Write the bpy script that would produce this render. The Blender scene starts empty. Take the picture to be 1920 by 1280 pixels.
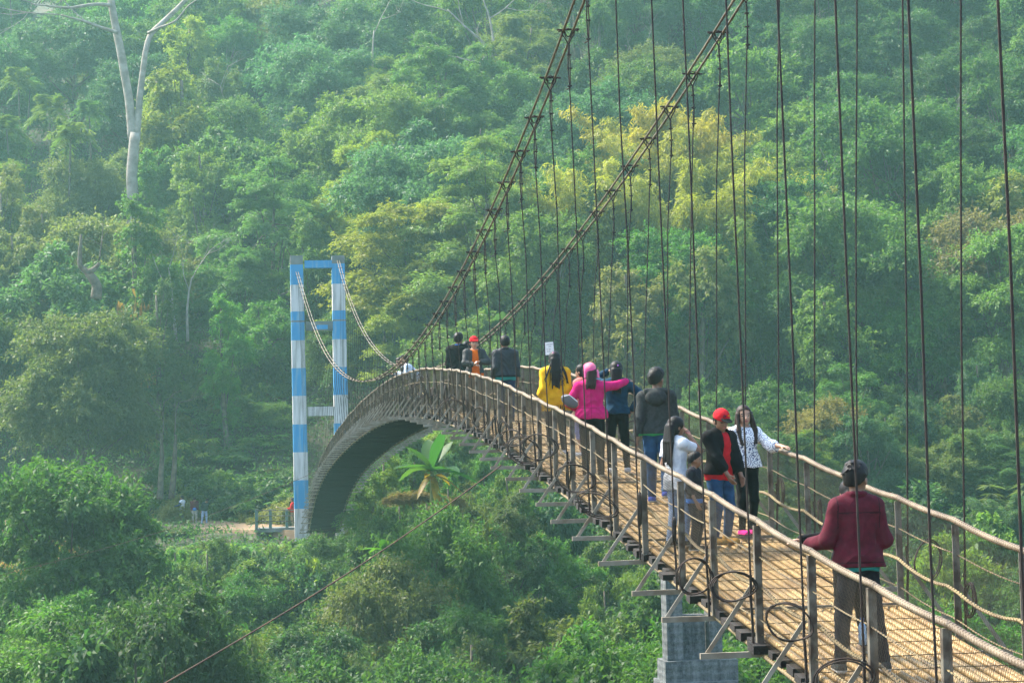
import bpy, bmesh, math, random
import numpy as np
from mathutils import Vector, Matrix

SC = bpy.context.scene
COL = SC.collection
rad = math.radians
rng = np.random.default_rng(11)
random.seed(11)

# ------------------------------------------------------------------ camera
F = 3733.0                       # focal length in pixels of the 1920 wide photograph
YAW, PITCH, ROLL = rad(8.27), math.atan(185.0 / F), rad(1.3)
cam_data = bpy.data.cameras.new('camera')
cam = bpy.data.objects.new('camera', cam_data)
COL.objects.link(cam)
SC.camera = cam
cam_data.sensor_width = 36.0
cam_data.lens = F / 1920 * 36
cam_data.clip_start, cam_data.clip_end = 0.3, 3000
fw0 = Vector((math.sin(YAW), math.cos(YAW), 0)); rt0 = Vector((math.cos(YAW), -math.sin(YAW), 0)); up0 = Vector((0, 0, 1))
FWD = fw0 * math.cos(PITCH) + up0 * math.sin(PITCH)
up1 = up0 * math.cos(PITCH) - fw0 * math.sin(PITCH)
RGT = rt0 * math.cos(ROLL) - up1 * math.sin(ROLL)
UPV = up1 * math.cos(ROLL) + rt0 * math.sin(ROLL)
cam.matrix_world = Matrix(((RGT.x, UPV.x, -FWD.x, 0), (RGT.y, UPV.y, -FWD.y, 0), (RGT.z, UPV.z, -FWD.z, 0), (0, 0, 0, 1)))


def ray(px, py):
    return FWD + RGT * ((px - 960) / F) + UPV * ((640 - py) / F)


def at_y(px, py, Y):             # surveyed point: photo pixel and distance along the bridge
    d = ray(px, py)
    return d * (Y / d.y)


def at_x(px, py, X):             # photo pixel met with an upright plane beside the bridge
    d = ray(px, py)
    return d * (X / d.x)


def px_of(p):
    p = Vector(p)
    z = p.dot(FWD)
    return 960 + F * p.dot(RGT) / z, 640 - F * p.dot(UPV) / z


# ------------------------------------------------------------------ sky, sun, exposure
SUN_EL, SUN_AZ = rad(52), rad(-54)       # azimuth measured from +Y towards +X
world = bpy.data.worlds.new('World')
SC.world = world
world.use_nodes = True
wn = world.node_tree
sky = wn.nodes.new('ShaderNodeTexSky')
sky.sky_type = 'NISHITA'
sky.sun_disc = False
sky.sun_elevation = SUN_EL
sky.sun_rotation = SUN_AZ
sky.air_density, sky.dust_density, sky.ozone_density = 1.0, 2.5, 1.0
wn.links.new(sky.outputs[0], wn.nodes['Background'].inputs[0])
wn.nodes['Background'].inputs[1].default_value = 0.15
sun_data = bpy.data.lights.new('sun', 'SUN')
sun_data.energy = 2.9
sun_data.angle = rad(11)
sun_data.color = (1.0, 0.94, 0.83)
sun = bpy.data.objects.new('sun', sun_data)
COL.objects.link(sun)
sdir = Vector((math.sin(SUN_AZ) * math.cos(SUN_EL), math.cos(SUN_AZ) * math.cos(SUN_EL), math.sin(SUN_EL)))
sun.rotation_euler = sdir.to_track_quat('Z', 'Y').to_euler()
sun.location = (0, 0, 80)

SC.view_settings.view_transform = 'Standard'
SC.view_settings.look = 'None'
SC.view_settings.gamma = 1.0
SC.view_settings.exposure = 1.95
SC.render.engine = 'CYCLES'
cy = SC.cycles
cy.use_denoising = True
cy.max_bounces = 6
cy.diffuse_bounces = 3
cy.glossy_bounces = 2
cy.transmission_bounces = 3
cy.volume_bounces = 1
cy.transparent_max_bounces = 8
cy.use_adaptive_sampling = True
cy.adaptive_threshold = 0.02
cy.caustics_reflective = cy.caustics_refractive = False


# ------------------------------------------------------------------ helpers
def tag(o, label=None, cat=None, group=None, kind=None):
    if label: o['label'] = label
    if cat: o['category'] = cat
    if group: o['group'] = group
    if kind: o['kind'] = kind
    return o


def empty(name, loc=(0, 0, 0), rz=0, **k):
    o = bpy.data.objects.new(name, None)
    o.empty_display_size = 0.2
    COL.objects.link(o)
    o.location = loc
    o.rotation_euler = (0, 0, rz)
    return tag(o, **k)


def mesh_np(name, V, Fc, mat, parent=None, smooth=False, mi=None, uv=None):
    """V (n,3) verts; Fc (m,k) faces with the same side count, or a list of faces"""
    me = bpy.data.meshes.new(name)
    V = np.asarray(V, dtype=np.float32)
    if isinstance(Fc, np.ndarray):
        k = Fc.shape[1]
        m = Fc.shape[0]
        me.vertices.add(len(V)); me.vertices.foreach_set('co', V.ravel())
        me.loops.add(m * k); me.loops.foreach_set('vertex_index', Fc.astype(np.int32).ravel())
        me.polygons.add(m)
        me.polygons.foreach_set('loop_start', np.arange(0, m * k, k, dtype=np.int32))
        me.update(calc_edges=True)
    else:
        me.from_pydata([tuple(v) for v in V], [], Fc)
        me.update()
    if smooth:
        me.polygons.foreach_set('use_smooth', np.ones(len(me.polygons), dtype=bool))
    if uv is not None:
        lay = me.uv_layers.new(name='UVMap')
        idx = np.empty(len(me.loops), dtype=np.int32); me.loops.foreach_get('vertex_index', idx)
        lay.data.foreach_set('uv', np.asarray(uv, dtype=np.float32)[idx].ravel())
    mats = mat if isinstance(mat, (list, tuple)) else [mat]
    for m_ in mats: me.materials.append(m_)
    if mi is not None:
        me.polygons.foreach_set('material_index', np.asarray(mi, dtype=np.int32))
    o = bpy.data.objects.new(name, me)
    COL.objects.link(o)
    if parent: o.parent = parent
    return o


class MB:
    """collects boxes, tubes and sheets, then links them as ONE mesh"""
    def __init__(s): s.v = []; s.f = []; s.n = 0

    def add(s, V, Fc):
        V = [tuple(map(float, v)) for v in V]
        s.v += V
        s.f += [tuple(i + s.n for i in f) for f in Fc]
        s.n += len(V)
        return s

    def box(s, c, size, M=None):
        x, y, z = (a / 2 for a in size)
        V = [Vector((i * x, j * y, k * z)) for i in (-1, 1) for j in (-1, 1) for k in (-1, 1)]
        if M is not None: V = [M @ v for v in V]
        V = [v + Vector(c) for v in V]
        return s.add(V, [(0, 1, 3, 2), (4, 6, 7, 5), (0, 4, 5, 1), (2, 3, 7, 6), (0, 2, 6, 4), (1, 5, 7, 3)])

    def bar(s, a, b, w, h, up=(0, 0, 1)):
        a, b = Vector(a), Vector(b)
        d = (b - a)
        L = d.length
        d.normalize()
        u = Vector(up)
        r = d.cross(u)
        if r.length < 1e-4: r = d.cross(Vector((1, 0, 0)))
        r.normalize()
        u = r.cross(d)
        M = Matrix((r, d, u)).transposed()
        return s.box((a + b) / 2, (w, L, h), M)

    def tube(s, pts, r, n=6, caps=True):
        pts = [Vector(p) for p in pts]
        m = len(pts)
        rs = r if isinstance(r, (list, tuple, np.ndarray)) else [r] * m
        V, Fc = [], []
        prev = None
        for i, p in enumerate(pts):
            t = (pts[min(i + 1, m - 1)] - pts[max(i - 1, 0)])
            if t.length < 1e-9: t = Vector((0, 0, 1))
            t.normalize()
            if prev is None:
                a = t.cross(Vector((0, 0, 1)))
                if a.length < 1e-3: a = t.cross(Vector((1, 0, 0)))
                a.normalize()
            else:
                a = prev - t * prev.dot(t)
                if a.length < 1e-6: a = t.cross(Vector((0.3, 0.5, 0.8)))
                a.normalize()
            prev = a
            b = t.cross(a)
            for k in range(n):
                q = 2 * math.pi * k / n
                V.append(p + (a * math.cos(q) + b * math.sin(q)) * float(rs[i]))
        for i in range(m - 1):
            for k in range(n):
                k2 = (k + 1) % n
                Fc.append((i * n + k, i * n + k2, (i + 1) * n + k2, (i + 1) * n + k))
        if caps:
            Fc.append(tuple(reversed(range(n))))
            Fc.append(tuple((m - 1) * n + k for k in range(n)))
        return s.add(V, Fc)

    def build(s, name, mat, parent=None, smooth=False):
        return mesh_np(name, s.v, s.f, mat, parent, smooth)


def nt(mat):
    mat.use_nodes = True
    t = mat.node_tree
    t.nodes.clear()
    out = t.nodes.new('ShaderNodeOutputMaterial')
    return t, out


def N(t, kind, **k):
    n = t.nodes.new(kind)
    for a, b in k.items():
        if a.startswith('i_'):
            key = a[2:]
            n.inputs[int(key) if key.isdigit() else key.replace('_', ' ')].default_value = b
        else:
            setattr(n, a, b)
    return n


def mat_pbr(name, col, rough=0.7, metal=0.0, col2=None, scale=20.0, bump=0.0, bscale=60.0, detail=4, spec=0.5, contrast=(0.35, 0.65), bdist=0.02, vec=None):
    """plain surface with a two-tone procedural mottle and an optional bump"""
    m = bpy.data.materials.new(name)
    t, out = nt(m)
    b = N(t, 'ShaderNodeBsdfPrincipled')
    b.inputs['Roughness'].default_value = rough
    b.inputs['Metallic'].default_value = metal
    b.inputs['Specular IOR Level'].default_value = spec
    t.links.new(b.outputs[0], out.inputs[0])
    tc = N(t, 'ShaderNodeTexCoord')
    c4 = lambda c: (c[0], c[1], c[2], 1)
    if col2 is None: col2 = tuple(x * 0.72 for x in col)
    n = N(t, 'ShaderNodeTexNoise')
    n.inputs['Scale'].default_value = scale
    n.inputs['Detail'].default_value = detail
    if vec:
        mp = N(t, 'ShaderNodeMapping')
        mp.inputs['Scale'].default_value = vec
        t.links.new(tc.outputs['Object'], mp.inputs['Vector'])
        t.links.new(mp.outputs[0], n.inputs['Vector'])
    else:
        t.links.new(tc.outputs['Object'], n.inputs['Vector'])
    r = N(t, 'ShaderNodeValToRGB')
    r.color_ramp.elements[0].position, r.color_ramp.elements[1].position = contrast
    r.color_ramp.elements[0].color, r.color_ramp.elements[1].color = c4(col2), c4(col)
    t.links.new(n.outputs['Fac'], r.inputs[0])
    t.links.new(r.outputs[0], b.inputs['Base Color'])
    if bump:
        n2 = N(t, 'ShaderNodeTexNoise')
        n2.inputs['Scale'].default_value = bscale
        n2.inputs['Detail'].default_value = 3
        t.links.new(tc.outputs['Object'], n2.inputs['Vector'])
        bp = N(t, 'ShaderNodeBump')
        bp.inputs['Strength'].default_value = bump
        bp.inputs['Distance'].default_value = bdist
        t.links.new(n2.outputs['Fac'], bp.inputs['Height'])
        t.links.new(bp.outputs[0], b.inputs['Normal'])
    return m


def copy_tree(o, parent=None):
    c = o.copy()
    COL.objects.link(c)
    if parent: c.parent = parent
    for ch in list(o.children): copy_tree(ch, c)
    return c
# ------------------------------------------------------------------ terrain
def vnoise(x, y, s, seed=0):
    """smooth value noise in -1..1"""
    x = np.asarray(x, float) / s + 100 + seed * 7.3
    y = np.asarray(y, float) / s + 100 + seed * 3.1
    xi, yi = np.floor(x), np.floor(y)
    fx, fy = x - xi, y - yi
    fx, fy = fx * fx * (3 - 2 * fx), fy * fy * (3 - 2 * fy)
    h = lambda a, b: np.modf(np.abs(np.sin(a * 127.1 + b * 311.7 + seed * 17.0) * 43758.5453))[0] * 2 - 1
    return (h(xi, yi) * (1 - fx) + h(xi + 1, yi) * fx) * (1 - fy) + (h(xi, yi + 1) * (1 - fx) + h(xi + 1, yi + 1) * fx) * fy


def foot(X):
    return 121.0 - 0.28 * np.clip(np.asarray(X, float) - 8, 0, 60) + 3 * vnoise(X, 0 * np.asarray(X, float), 17, 5)


def gz(X, Y):
    X, Y = np.asarray(X, float), np.asarray(Y, float)
    fo = foot(X)
    s = 0.43 + 0.17 * np.clip((X + 8) / 42, 0, 1)
    up = np.clip(Y - fo, 0, None)
    hill = -4.9 + up * s + np.minimum(up, 12) * 0.12
    hill = np.minimum(hill, 80 + 0.05 * up)
    dn = np.clip(fo - 8 - Y, 0, None)
    hill = hill - dn * 0.30
    rough = (2.6 * vnoise(X, Y, 26, 1) + 1.1 * vnoise(X, Y, 9, 2)) * np.clip(np.maximum(up, dn) / 18, 0, 1)
    z = hill + rough
    near = np.clip((14 - Y) / 10, 0, 1)
    near = near * near * (3 - 2 * near)
    return z * (1 - near) + (-1.75 + 0.25 * vnoise(X, Y, 5, 3)) * near


def terrain():
    xs = np.linspace(-130, 230, 181)
    ys = np.linspace(-14, 330, 259)
    XX, YY = np.meshgrid(xs, ys)
    ZZ = gz(XX, YY)
    V = np.stack([XX, YY, ZZ], -1).reshape(-1, 3)
    nx, ny = len(xs), len(ys)
    i = np.arange((nx - 1) * (ny - 1))
    r, c = i // (nx - 1), i % (nx - 1)
    a = r * nx + c
    m = mat_pbr('forest_soil', (0.07, 0.06, 0.03), 0.95, col2=(0.025, 0.035, 0.012), scale=0.6, bump=0.6, bscale=3)
    o = mesh_np('hillside', V, np.stack([a, a + 1, a + nx + 1, a + nx], 1), m, smooth=True)
    return tag(o, 'steep wooded valley sides rising behind and under the bridge', 'terrain', kind='structure')


terrain()


# ------------------------------------------------------------------ foliage
def leaf_mat(name, trans=0.55, rough=0.5, var=0.55):
    m = bpy.data.materials.new(name)
    t, out = nt(m)
    oi = N(t, 'ShaderNodeObjectInfo')
    at = N(t, 'ShaderNodeAttribute', attribute_name='tint')
    hs = N(t, 'ShaderNodeHueSaturation')
    t.links.new(oi.outputs['Color'], hs.inputs['Color'])
    v = N(t, 'ShaderNodeMath', operation='MULTIPLY_ADD'); v.inputs[1].default_value = var; v.inputs[2].default_value = 1 - var * 0.5
    t.links.new(at.outputs['Fac'], v.inputs[0]); t.links.new(v.outputs[0], hs.inputs['Value'])
    h = N(t, 'ShaderNodeMath', operation='MULTIPLY_ADD'); h.inputs[1].default_value = -0.045; h.inputs[2].default_value = 0.52
    sep = N(t, 'ShaderNodeSeparateColor')
    t.links.new(at.outputs['Color'], sep.inputs[0]); t.links.new(sep.outputs[1], h.inputs[0]); t.links.new(h.outputs[0], hs.inputs['Hue'])
    d = N(t, 'ShaderNodeBsdfPrincipled'); d.inputs['Roughness'].default_value = rough; d.inputs['Specular IOR Level'].default_value = 0.35
    tr = N(t, 'ShaderNodeBsdfTranslucent')
    warm = N(t, 'ShaderNodeMix', data_type='RGBA', blend_type='MULTIPLY'); warm.inputs[0].default_value = 1.0
    warm.inputs[7].default_value = (1.05, 1.18, 0.62, 1)
    t.links.new(hs.outputs[0], warm.inputs[6])
    t.links.new(hs.outputs[0], d.inputs['Base Color']); t.links.new(warm.outputs[2], tr.inputs[0])
    mx = N(t, 'ShaderNodeMixShader'); mx.inputs[0].default_value = trans
    t.links.new(d.outputs[0], mx.inputs[1]); t.links.new(tr.outputs[0], mx.inputs[2]); t.links.new(mx.outputs[0], out.inputs[0])
    return m


LEAF = leaf_mat('leaf')
BARK = mat_pbr('bark', (0.16, 0.125, 0.085), 0.9, col2=(0.06, 0.05, 0.035), scale=3, bump=0.5, bscale=14)
PALEBARK = mat_pbr('pale_bark', (0.36, 0.31, 0.26), 0.85, col2=(0.20, 0.17, 0.135), scale=1.6, bump=0.3, bscale=8)
BAMBOO = mat_pbr('bamboo_culm', (0.20, 0.22, 0.07), 0.6, col2=(0.10, 0.14, 0.04), scale=3)


def unit(a):
    return a / np.maximum(np.linalg.norm(a, axis=-1, keepdims=True), 1e-9)


def leaf_geo(P, D, Nn, L, W, fold=0.25):
    D = unit(D); S = unit(np.cross(D, Nn)); U = np.cross(S, D)
    L = L[:, None]; W = W[:, None]
    a = P
    b = P + D * L * 0.45 + S * W * 0.5 + U * W * fold
    c = P + D * L - U * L * 0.12
    d = P + D * L * 0.45 - S * W * 0.5 + U * W * fold
    V = np.stack([a, b, c, d], 1).reshape(-1, 3)
    Fc = np.arange(len(V)).reshape(-1, 4)
    return V, Fc


def leaves_obj(name, V, Fc, parent, tint=None, mat=None):
    o = mesh_np(name, V, Fc, mat or LEAF, parent)
    me = o.data
    n = len(Fc)
    ca = me.attributes.new('tint', 'FLOAT_COLOR', 'CORNER')
    t = np.ones((n, Fc.shape[1], 4), dtype=np.float32)
    if tint is None: tint = np.stack([rng.random(n), rng.random(n)], 1)
    t[:, :, 0] = tint[:, None, 0]; t[:, :, 1] = tint[:, None, 1]; t[:, :, 2] = t[:, :, 0]
    ca.data.foreach_set('color', t.ravel())
    return o


def fib_dirs(n, zmin=-0.5):
    z = rng.uniform(zmin, 1, n); a = rng.uniform(0, 2 * np.pi, n); r = np.sqrt(1 - z * z)
    return np.stack([r * np.cos(a), r * np.sin(a), z], 1)


def lobe_leaves(c, R, n_sprig, per, leaf, droop=0.25, wr=0.42, flat=False):
    """one foliage clump: ragged twigs that leave its heart, with leaves set along their outer half"""
    n = max(6, int(n_sprig * per / 15))
    m = 15
    d = fib_dirs(n, -0.5 if not flat else -0.2)
    wob = rng.uniform(0, 6, 4)
    ln = 0.72 + 0.30 * np.sin(d[:, 0] * 3.1 + wob[0]) * np.cos(d[:, 1] * 2.7 + wob[1]) + 0.22 * np.sin(d[:, 2] * 5 + d[:, 0] * 4 + wob[2]) + 0.20 * rng.standard_normal(n)
    ln = np.clip(ln, 0.2, 1.45)
    t = rng.uniform(0.40, 1.0, (n, m)) ** 0.8
    vec = (d * R) * ln[:, None]
    sag = droop * 0.55 * np.linalg.norm(vec, axis=1)[:, None] * t ** 2
    side = unit(np.cross(d, rng.standard_normal((n, 3))))
    bendv = side * (0.25 * np.linalg.norm(vec, axis=1) * rng.standard_normal(n))[:, None]
    P = c + vec[:, None] * t[..., None] + bendv[:, None] * (t ** 2)[..., None]
    P[..., 2] -= sag
    P = P + rng.normal(0, leaf * 0.28, P.shape)
    k = n * m
    tw = np.repeat(unit(vec)[:, None], m, 1).reshape(k, 3)
    P = P.reshape(k, 3)
    rnd = unit(rng.standard_normal((k, 3)))
    if flat: rnd[:, 2] *= 0.3
    D = unit(tw * 0.7 + rnd * 0.85 + np.array([0, 0, -droop - 0.1]))
    Nn = unit(tw * 0.35 + np.array([0, 0, 1.0]) + 0.5 * rng.standard_normal((k, 3)))
    L = leaf * rng.uniform(0.6, 1.35, k)
    V, Fc = leaf_geo(P, D, Nn, L, L * wr)
    sp = np.repeat(rng.random(n), m)
    tint = np.stack([np.clip(0.6 * sp + 0.4 * rng.random(k), 0, 1), np.repeat(rng.random(n), m) * 0.65 + 0.35 * rng.random(k)], 1)
    return V, Fc, tint


def merge(parts):
    V, Fc, T, n = [], [], [], 0
    for p in parts:
        V.append(p[0]); Fc.append(p[1] + n); T.append(p[2]); n += len(p[0])
    return np.concatenate(V), np.concatenate(Fc), np.concatenate(T)


def curve_pts(a, b, bend, n=6):
    a, b = np.array(a, float), np.array(b, float)
    m = (a + b) / 2 + np.array(bend, float)
    t = np.linspace(0, 1, n)[:, None]
    return (1 - t) ** 2 * a + 2 * t * (1 - t) * m + t * t * b


def limbs(mb, base, top, r0, ends, wob=0.5, n=8):
    """a wandering trunk with limbs that leave it for the clump centres"""
    bend = rng.uniform(-wob, wob, 3) * [1, 1, 0.2]
    tr = curve_pts(base, top, bend, n)
    mb.tube(tr, [r0 * (1 - 0.72 * i / (n - 1)) * (1.35 if i == 0 else 1) for i in range(n)], 8)
    for e in ends:
        k = rng.integers(max(1, n // 3), n - 1)
        a = tr[k]
        e = np.array(e)
        r = r0 * (1 - 0.72 * k / (n - 1)) * rng.uniform(0.35, 0.6)
        mid = [0, 0, rng.uniform(-0.6, 0.5)]
        mb.tube(curve_pts(a, e, mid, 6), [r * (1 - 0.15 * i) for i in range(6)], 5)


PROTO = {}


def proto(name, trunk, crown_parts, bark=None, extra=None):
    e = empty(name)
    if trunk is not None: trunk.build('trunk', bark or BARK, e, smooth=True)
    V, Fc, T = merge(crown_parts)
    leaves_obj('crown', V, Fc, e, T)
    if extra: extra(e)
    return e


def make_broadleaf(H=10.0, spread=4.2, n_lobes=26, leaf=0.24, open_=0.0, tall=1.0):
    cz = H * 0.60
    lob, ends = [], []
    for i in range(n_lobes):
        for _ in range(30):
            d = fib_dirs(1, -0.75)[0]
            r = rng.uniform(0.35, 1.0) ** 0.6
            c = np.array([d[0] * spread * r, d[1] * spread * r, cz + d[2] * H * 0.36 * r * tall])
            if all(np.linalg.norm((c - q) / [1, 1, 0.8]) > spread * (0.36 + open_) for q in ends): break
        s = spread * rng.uniform(0.16, 0.46)
        ends.append(c)
        lob.append(lobe_leaves(c, s * rng.uniform(.75, 1.3, 3) * [1.1, 1.1, .85], int(150 * (s / 1.3) ** 2 * (0.24 / leaf) ** 1.5), 9, leaf, rng.uniform(.1, .6)))
    mb = MB()
    limbs(mb, (0, 0, -1.2), (rng.uniform(-.5, .5), rng.uniform(-.5, .5), cz + 0.5), 0.028 * H, ends[::2], 0.5)
    return mb, lob


def make_feathery(H=11.0, spread=5.0, tiers=7, leaf=0.2):
    """flat layered sprays on long spreading limbs"""
    lob, ends = [], []
    for i in range(tiers):
        z = H * (0.42 + 0.56 * i / (tiers - 1))
        R = spread * (1.0 - 0.55 * (i / (tiers - 1)) ** 1.7)
        n = 6 if i < tiers - 2 else 4
        for k in range(n):
            a = 2 * np.pi * (k + rng.uniform(-.3, .3)) / n + i * 1.1
            rr = R * rng.uniform(0.35, 0.95)
            c = np.array([math.cos(a) * rr, math.sin(a) * rr, z + rng.uniform(-.6, .6) - 0.04 * rr * rr])
            ends.append(c)
            c += rng.uniform(-.8, .8, 3) * [1, 1, .7]
            s = rng.uniform(0.9, 1.75)
            lob.append(lobe_leaves(c, np.array([s, s, s * rng.uniform(.42, .8)]), int(150 * s), 9, leaf, droop=0.35, wr=0.33, flat=True))
    mb = MB()
    limbs(mb, (0, 0, -1.2), (rng.uniform(-.8, .8), rng.uniform(-.8, .8), H * 0.86), 0.022 * H, ends[::2], 0.9)
    return mb, lob


def make_bamboo(H=11.0, n=26, leaf=0.34):
    mb = MB()
    lob = []
    for i in range(n):
        a = rng.uniform(0, 2 * np.pi); r = rng.uniform(0.1, 0.9)
        out = np.array([math.cos(a), math.sin(a), 0])
        h = H * rng.uniform(0.7, 1.05); lean = rng.uniform(0.14, 0.42) * h
        t = np.linspace(0, 1, 9)
        pts = out * r + out * (lean * t ** 2.4)[:, None] + np.array([0, 0, 1]) * (h * (t - 0.16 * t ** 4) - 1.0 * (1 - t))[:, None]
        mb.tube(pts, [0.05 * (1 - 0.85 * k) for k in t], 5)
        for k in np.linspace(0.28, 1.0, 11):
            j = np.array([np.interp(k, t, pts[:, q]) for q in range(3)])
            m = 26
            d = unit(rng.standard_normal((m, 3)) + out * 0.3) * [1, 1, 0.45]
            base = j + d * rng.uniform(0.1, 1.15, (m, 1)) * (1.15 - 0.5 * k)
            P = np.repeat(base, 6, 0); q = len(P)
            D = unit(np.repeat(d, 6, 0) * 0.6 + 0.7 * rng.standard_normal((q, 3)) + [0, 0, -0.75])
            Nn = unit(rng.standard_normal((q, 3)) * 0.7 + [0, 0, 1])
            L = leaf * rng.uniform(0.7, 1.3, q)
            V, Fc = leaf_geo(P + 0.1 * rng.standard_normal((q, 3)), D, Nn, L, L * 0.2, 0.1)
            tt = np.repeat(rng.random(m), 6)
            lob.append((V, Fc, np.stack([0.5 * tt + 0.5 * rng.random(q), np.clip(0.2 + 0.5 * k + 0.3 * rng.random(q), 0, 1)], 1)))
    return mb, lob


def make_vineclad(H=13.0, leaf=0.22):
    lob, ends = [], []
    for i in range(30):
        z = H * rng.uniform(0.15, 0.97)
        R = 2.4 * (1.15 - 0.6 * abs(z / H - 0.55)) * (1 - 0.45 * max(0, z / H - 0.7) / 0.3)
        a = rng.uniform(0, 2 * np.pi); r = R * rng.uniform(0.2, 0.75)
        c = np.array([math.cos(a) * r, math.sin(a) * r, z])
        ends.append(c)
        s = rng.uniform(0.7, 1.25)
        lob.append(lobe_leaves(c, np.array([s, s, s * 1.35]), int(120 * s * s), 9, leaf, droop=0.55))
    mb = MB()
    limbs(mb, (0, 0, -1.2), (0.4, 0.2, H * 0.93), 0.022 * H, ends[::3], 0.6)
    return mb, lob


def frond_leaf(base, direc, L, W, n=7, sag=0.5, up=(0, 0, 1)):
    """one long blade (banana) as a folded, sagging strip"""
    base, direc = np.array(base, float), unit(np.array(direc, float))
    side = unit(np.cross(direc, np.array([0, 0, 1.0]) + 1e-3))
    nrm = unit(np.cross(side, direc))
    V, Fc = [], []
    for i in range(n):
        t = i / (n - 1)
        c = base + direc * L * t + np.array([0, 0, -1]) * sag * L * t * t
        w = W * math.sin(math.pi * min(1, 0.12 + 0.88 * t)) ** 0.7 * (1 if i else 0.2)
        if i == n - 1: w = 0.02
        w2 = w * rng.uniform(0.85, 1.1)
        V += [c - side * w * 0.5 + nrm * w * 0.16, c, c + side * w2 * 0.5 + nrm * w2 * 0.16]
    for i in range(n - 1):
        a = i * 3
        Fc += [(a, a + 1, a + 4, a + 3), (a + 1, a + 2, a + 5, a + 4)]
    return np.array(V), np.array(Fc)


def make_banana(H=2.6, n=9, blade=2.7, yellow=0):
    mb = MB()
    mb.tube(curve_pts((0, 0, -0.8), (0.1, 0, H), (0.1, 0.1, 0), 6), [0.17, 0.16, 0.15, 0.14, 0.12, 0.08], 8)
    parts = []
    for i in range(n):
        a = i * 2.4 + rng.uniform(-.3, .3)
        el = rng.uniform(0.05, 0.95) if i > 2 else rng.uniform(0.8, 1.3)
        d = np.array([math.cos(a) * math.cos(el), math.sin(a) * math.cos(el), math.sin(el)])
        V, Fc = frond_leaf((0.1, 0, H - 0.1), d, blade * rng.uniform(0.8, 1.15), blade * rng.uniform(.26, .36), 8, sag=rng.uniform(0.15, 0.5) * (1.2 - el * 0.6))
        parts.append((V, Fc, np.stack([np.full(len(Fc), rng.uniform(.4, 1)), np.full(len(Fc), rng.random())], 1)))
    return mb, parts


def make_palm(H=9.0, n=13, L=2.0):
    mb = MB()
    mb.tube(curve_pts((0, 0, -1), (0.5, 0.3, H), (0.3, -0.2, 0), 8), [0.12 - 0.008 * i for i in range(8)], 7)
    parts = []
    for i in range(n):
        a = i * 2.4; el = rng.uniform(-0.1, 1.2)
        d = np.array([math.cos(a) * math.cos(el), math.sin(a) * math.cos(el), math.sin(el)])
        t = np.linspace(0.08, 1, 22)[:, None]
        spine = np.array([0.5, 0.3, H]) + d * L * t + np.array([0, 0, -1]) * (0.55 * L) * t ** 2 * (0.4 + math.cos(el))
        side = unit(np.cross(d, [0, 0, 1.0]))
        for sg in (-1, 1):
            D = unit(sg * side + d * 0.45 + np.array([0, 0, -0.45]))[None].repeat(22, 0) + 0.12 * rng.standard_normal((22, 3))
            Ls = (0.75 * np.sin(np.pi * (0.15 + 0.8 * t[:, 0])) + 0.1) * L / 2
            V, Fc = leaf_geo(spine, D, np.tile([0, 0, 1.0], (22, 1)) + 0.2 * rng.standard_normal((22, 3)), Ls, np.full(22, 0.13), 0.1)
            parts.append((V, Fc, np.stack([np.full(22, rng.random()), np.full(22, rng.random())], 1)))
    return mb, parts


def make_shrub(H=2.6, R=2.2, leaf=0.3, n_lobes=10, wr=0.5, droop=0.3):
    lob, ends = [], []
    for i in range(n_lobes):
        a = rng.uniform(0, 2 * np.pi); r = R * math.sqrt(rng.random()) * 0.8
        s = rng.uniform(0.55, 0.95) * R * 0.5
        c = np.array([math.cos(a) * r, math.sin(a) * r, H * rng.uniform(0.25, 0.85) * (1 - 0.3 * (r / R) ** 2)])
        ends.append(c)
        lob.append(lobe_leaves(c, np.array([s, s, s * 0.8]), int(75 * (s / leaf) ** 2 / 9), 8, leaf, droop, wr))
    mb = MB()
    limbs(mb, (0, 0, -0.6), (0, 0, H * 0.6), 0.05 * H, ends, 0.2, 5)
    return mb, lob


def make_fan(H=1.8, leaf=0.62):
    """shrub of long pointed leaves in star-like fans"""
    parts, ends = [], []
    for i in range(26):
        a = rng.uniform(0, 2 * np.pi); r = 1.6 * math.sqrt(rng.random())
        c = np.array([math.cos(a) * r, math.sin(a) * r, H * rng.uniform(0.4, 1.1)]); ends.append(c)
        m = 13
        b = np.linspace(0, 2 * np.pi, m) + rng.random()
        D = np.stack([np.cos(b), np.sin(b), np.full(m, -0.25)], 1) + 0.15 * rng.standard_normal((m, 3))
        L = leaf * rng.uniform(.75, 1.2, m)
        V, Fc = leaf_geo(np.tile(c, (m, 1)), D, np.tile([0, 0, 1.0], (m, 1)) + .2 * rng.standard_normal((m, 3)), L, L * 0.17, 0.15)
        tt = rng.random()
        parts.append((V, Fc, np.stack([np.full(m, tt), rng.random(m)], 1)))
    mb = MB()
    limbs(mb, (0, 0, -0.5), (0, 0, H * 0.5), 0.06, ends[::2], 0.2, 5)
    return mb, parts


def bare_branches(mb, p, d, L, r, depth):
    p = np.array(p, float); d = unit(np.array(d, float))
    n = 5
    pts = [p]
    for i in range(n):
        d = unit(d + rng.normal(0, 0.10, 3) + np.array([0, 0, 0.03]))
        pts.append(pts[-1] + d * L / n)
    mb.tube(pts, [r * (1 - 0.45 * i / n) for i in range(n + 1)], 6 if r > 0.05 else 4)
    if depth == 0: return
    for k in range(3):
        q = pts[rng.integers(2, n + 1)] if k else pts[-1]
        dd = unit(d + rng.normal(0, 0.55, 3))
        bare_branches(mb, q, dd, L * rng.uniform(0.5, 0.8), r * 0.5, depth - 1)


PROTOS = {}
def reg(kind, mbp, bark=None, name=None):
    e = proto(name, mbp[0], mbp[1], bark)
    PROTOS.setdefault(kind, []).append(e)
    return e


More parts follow.
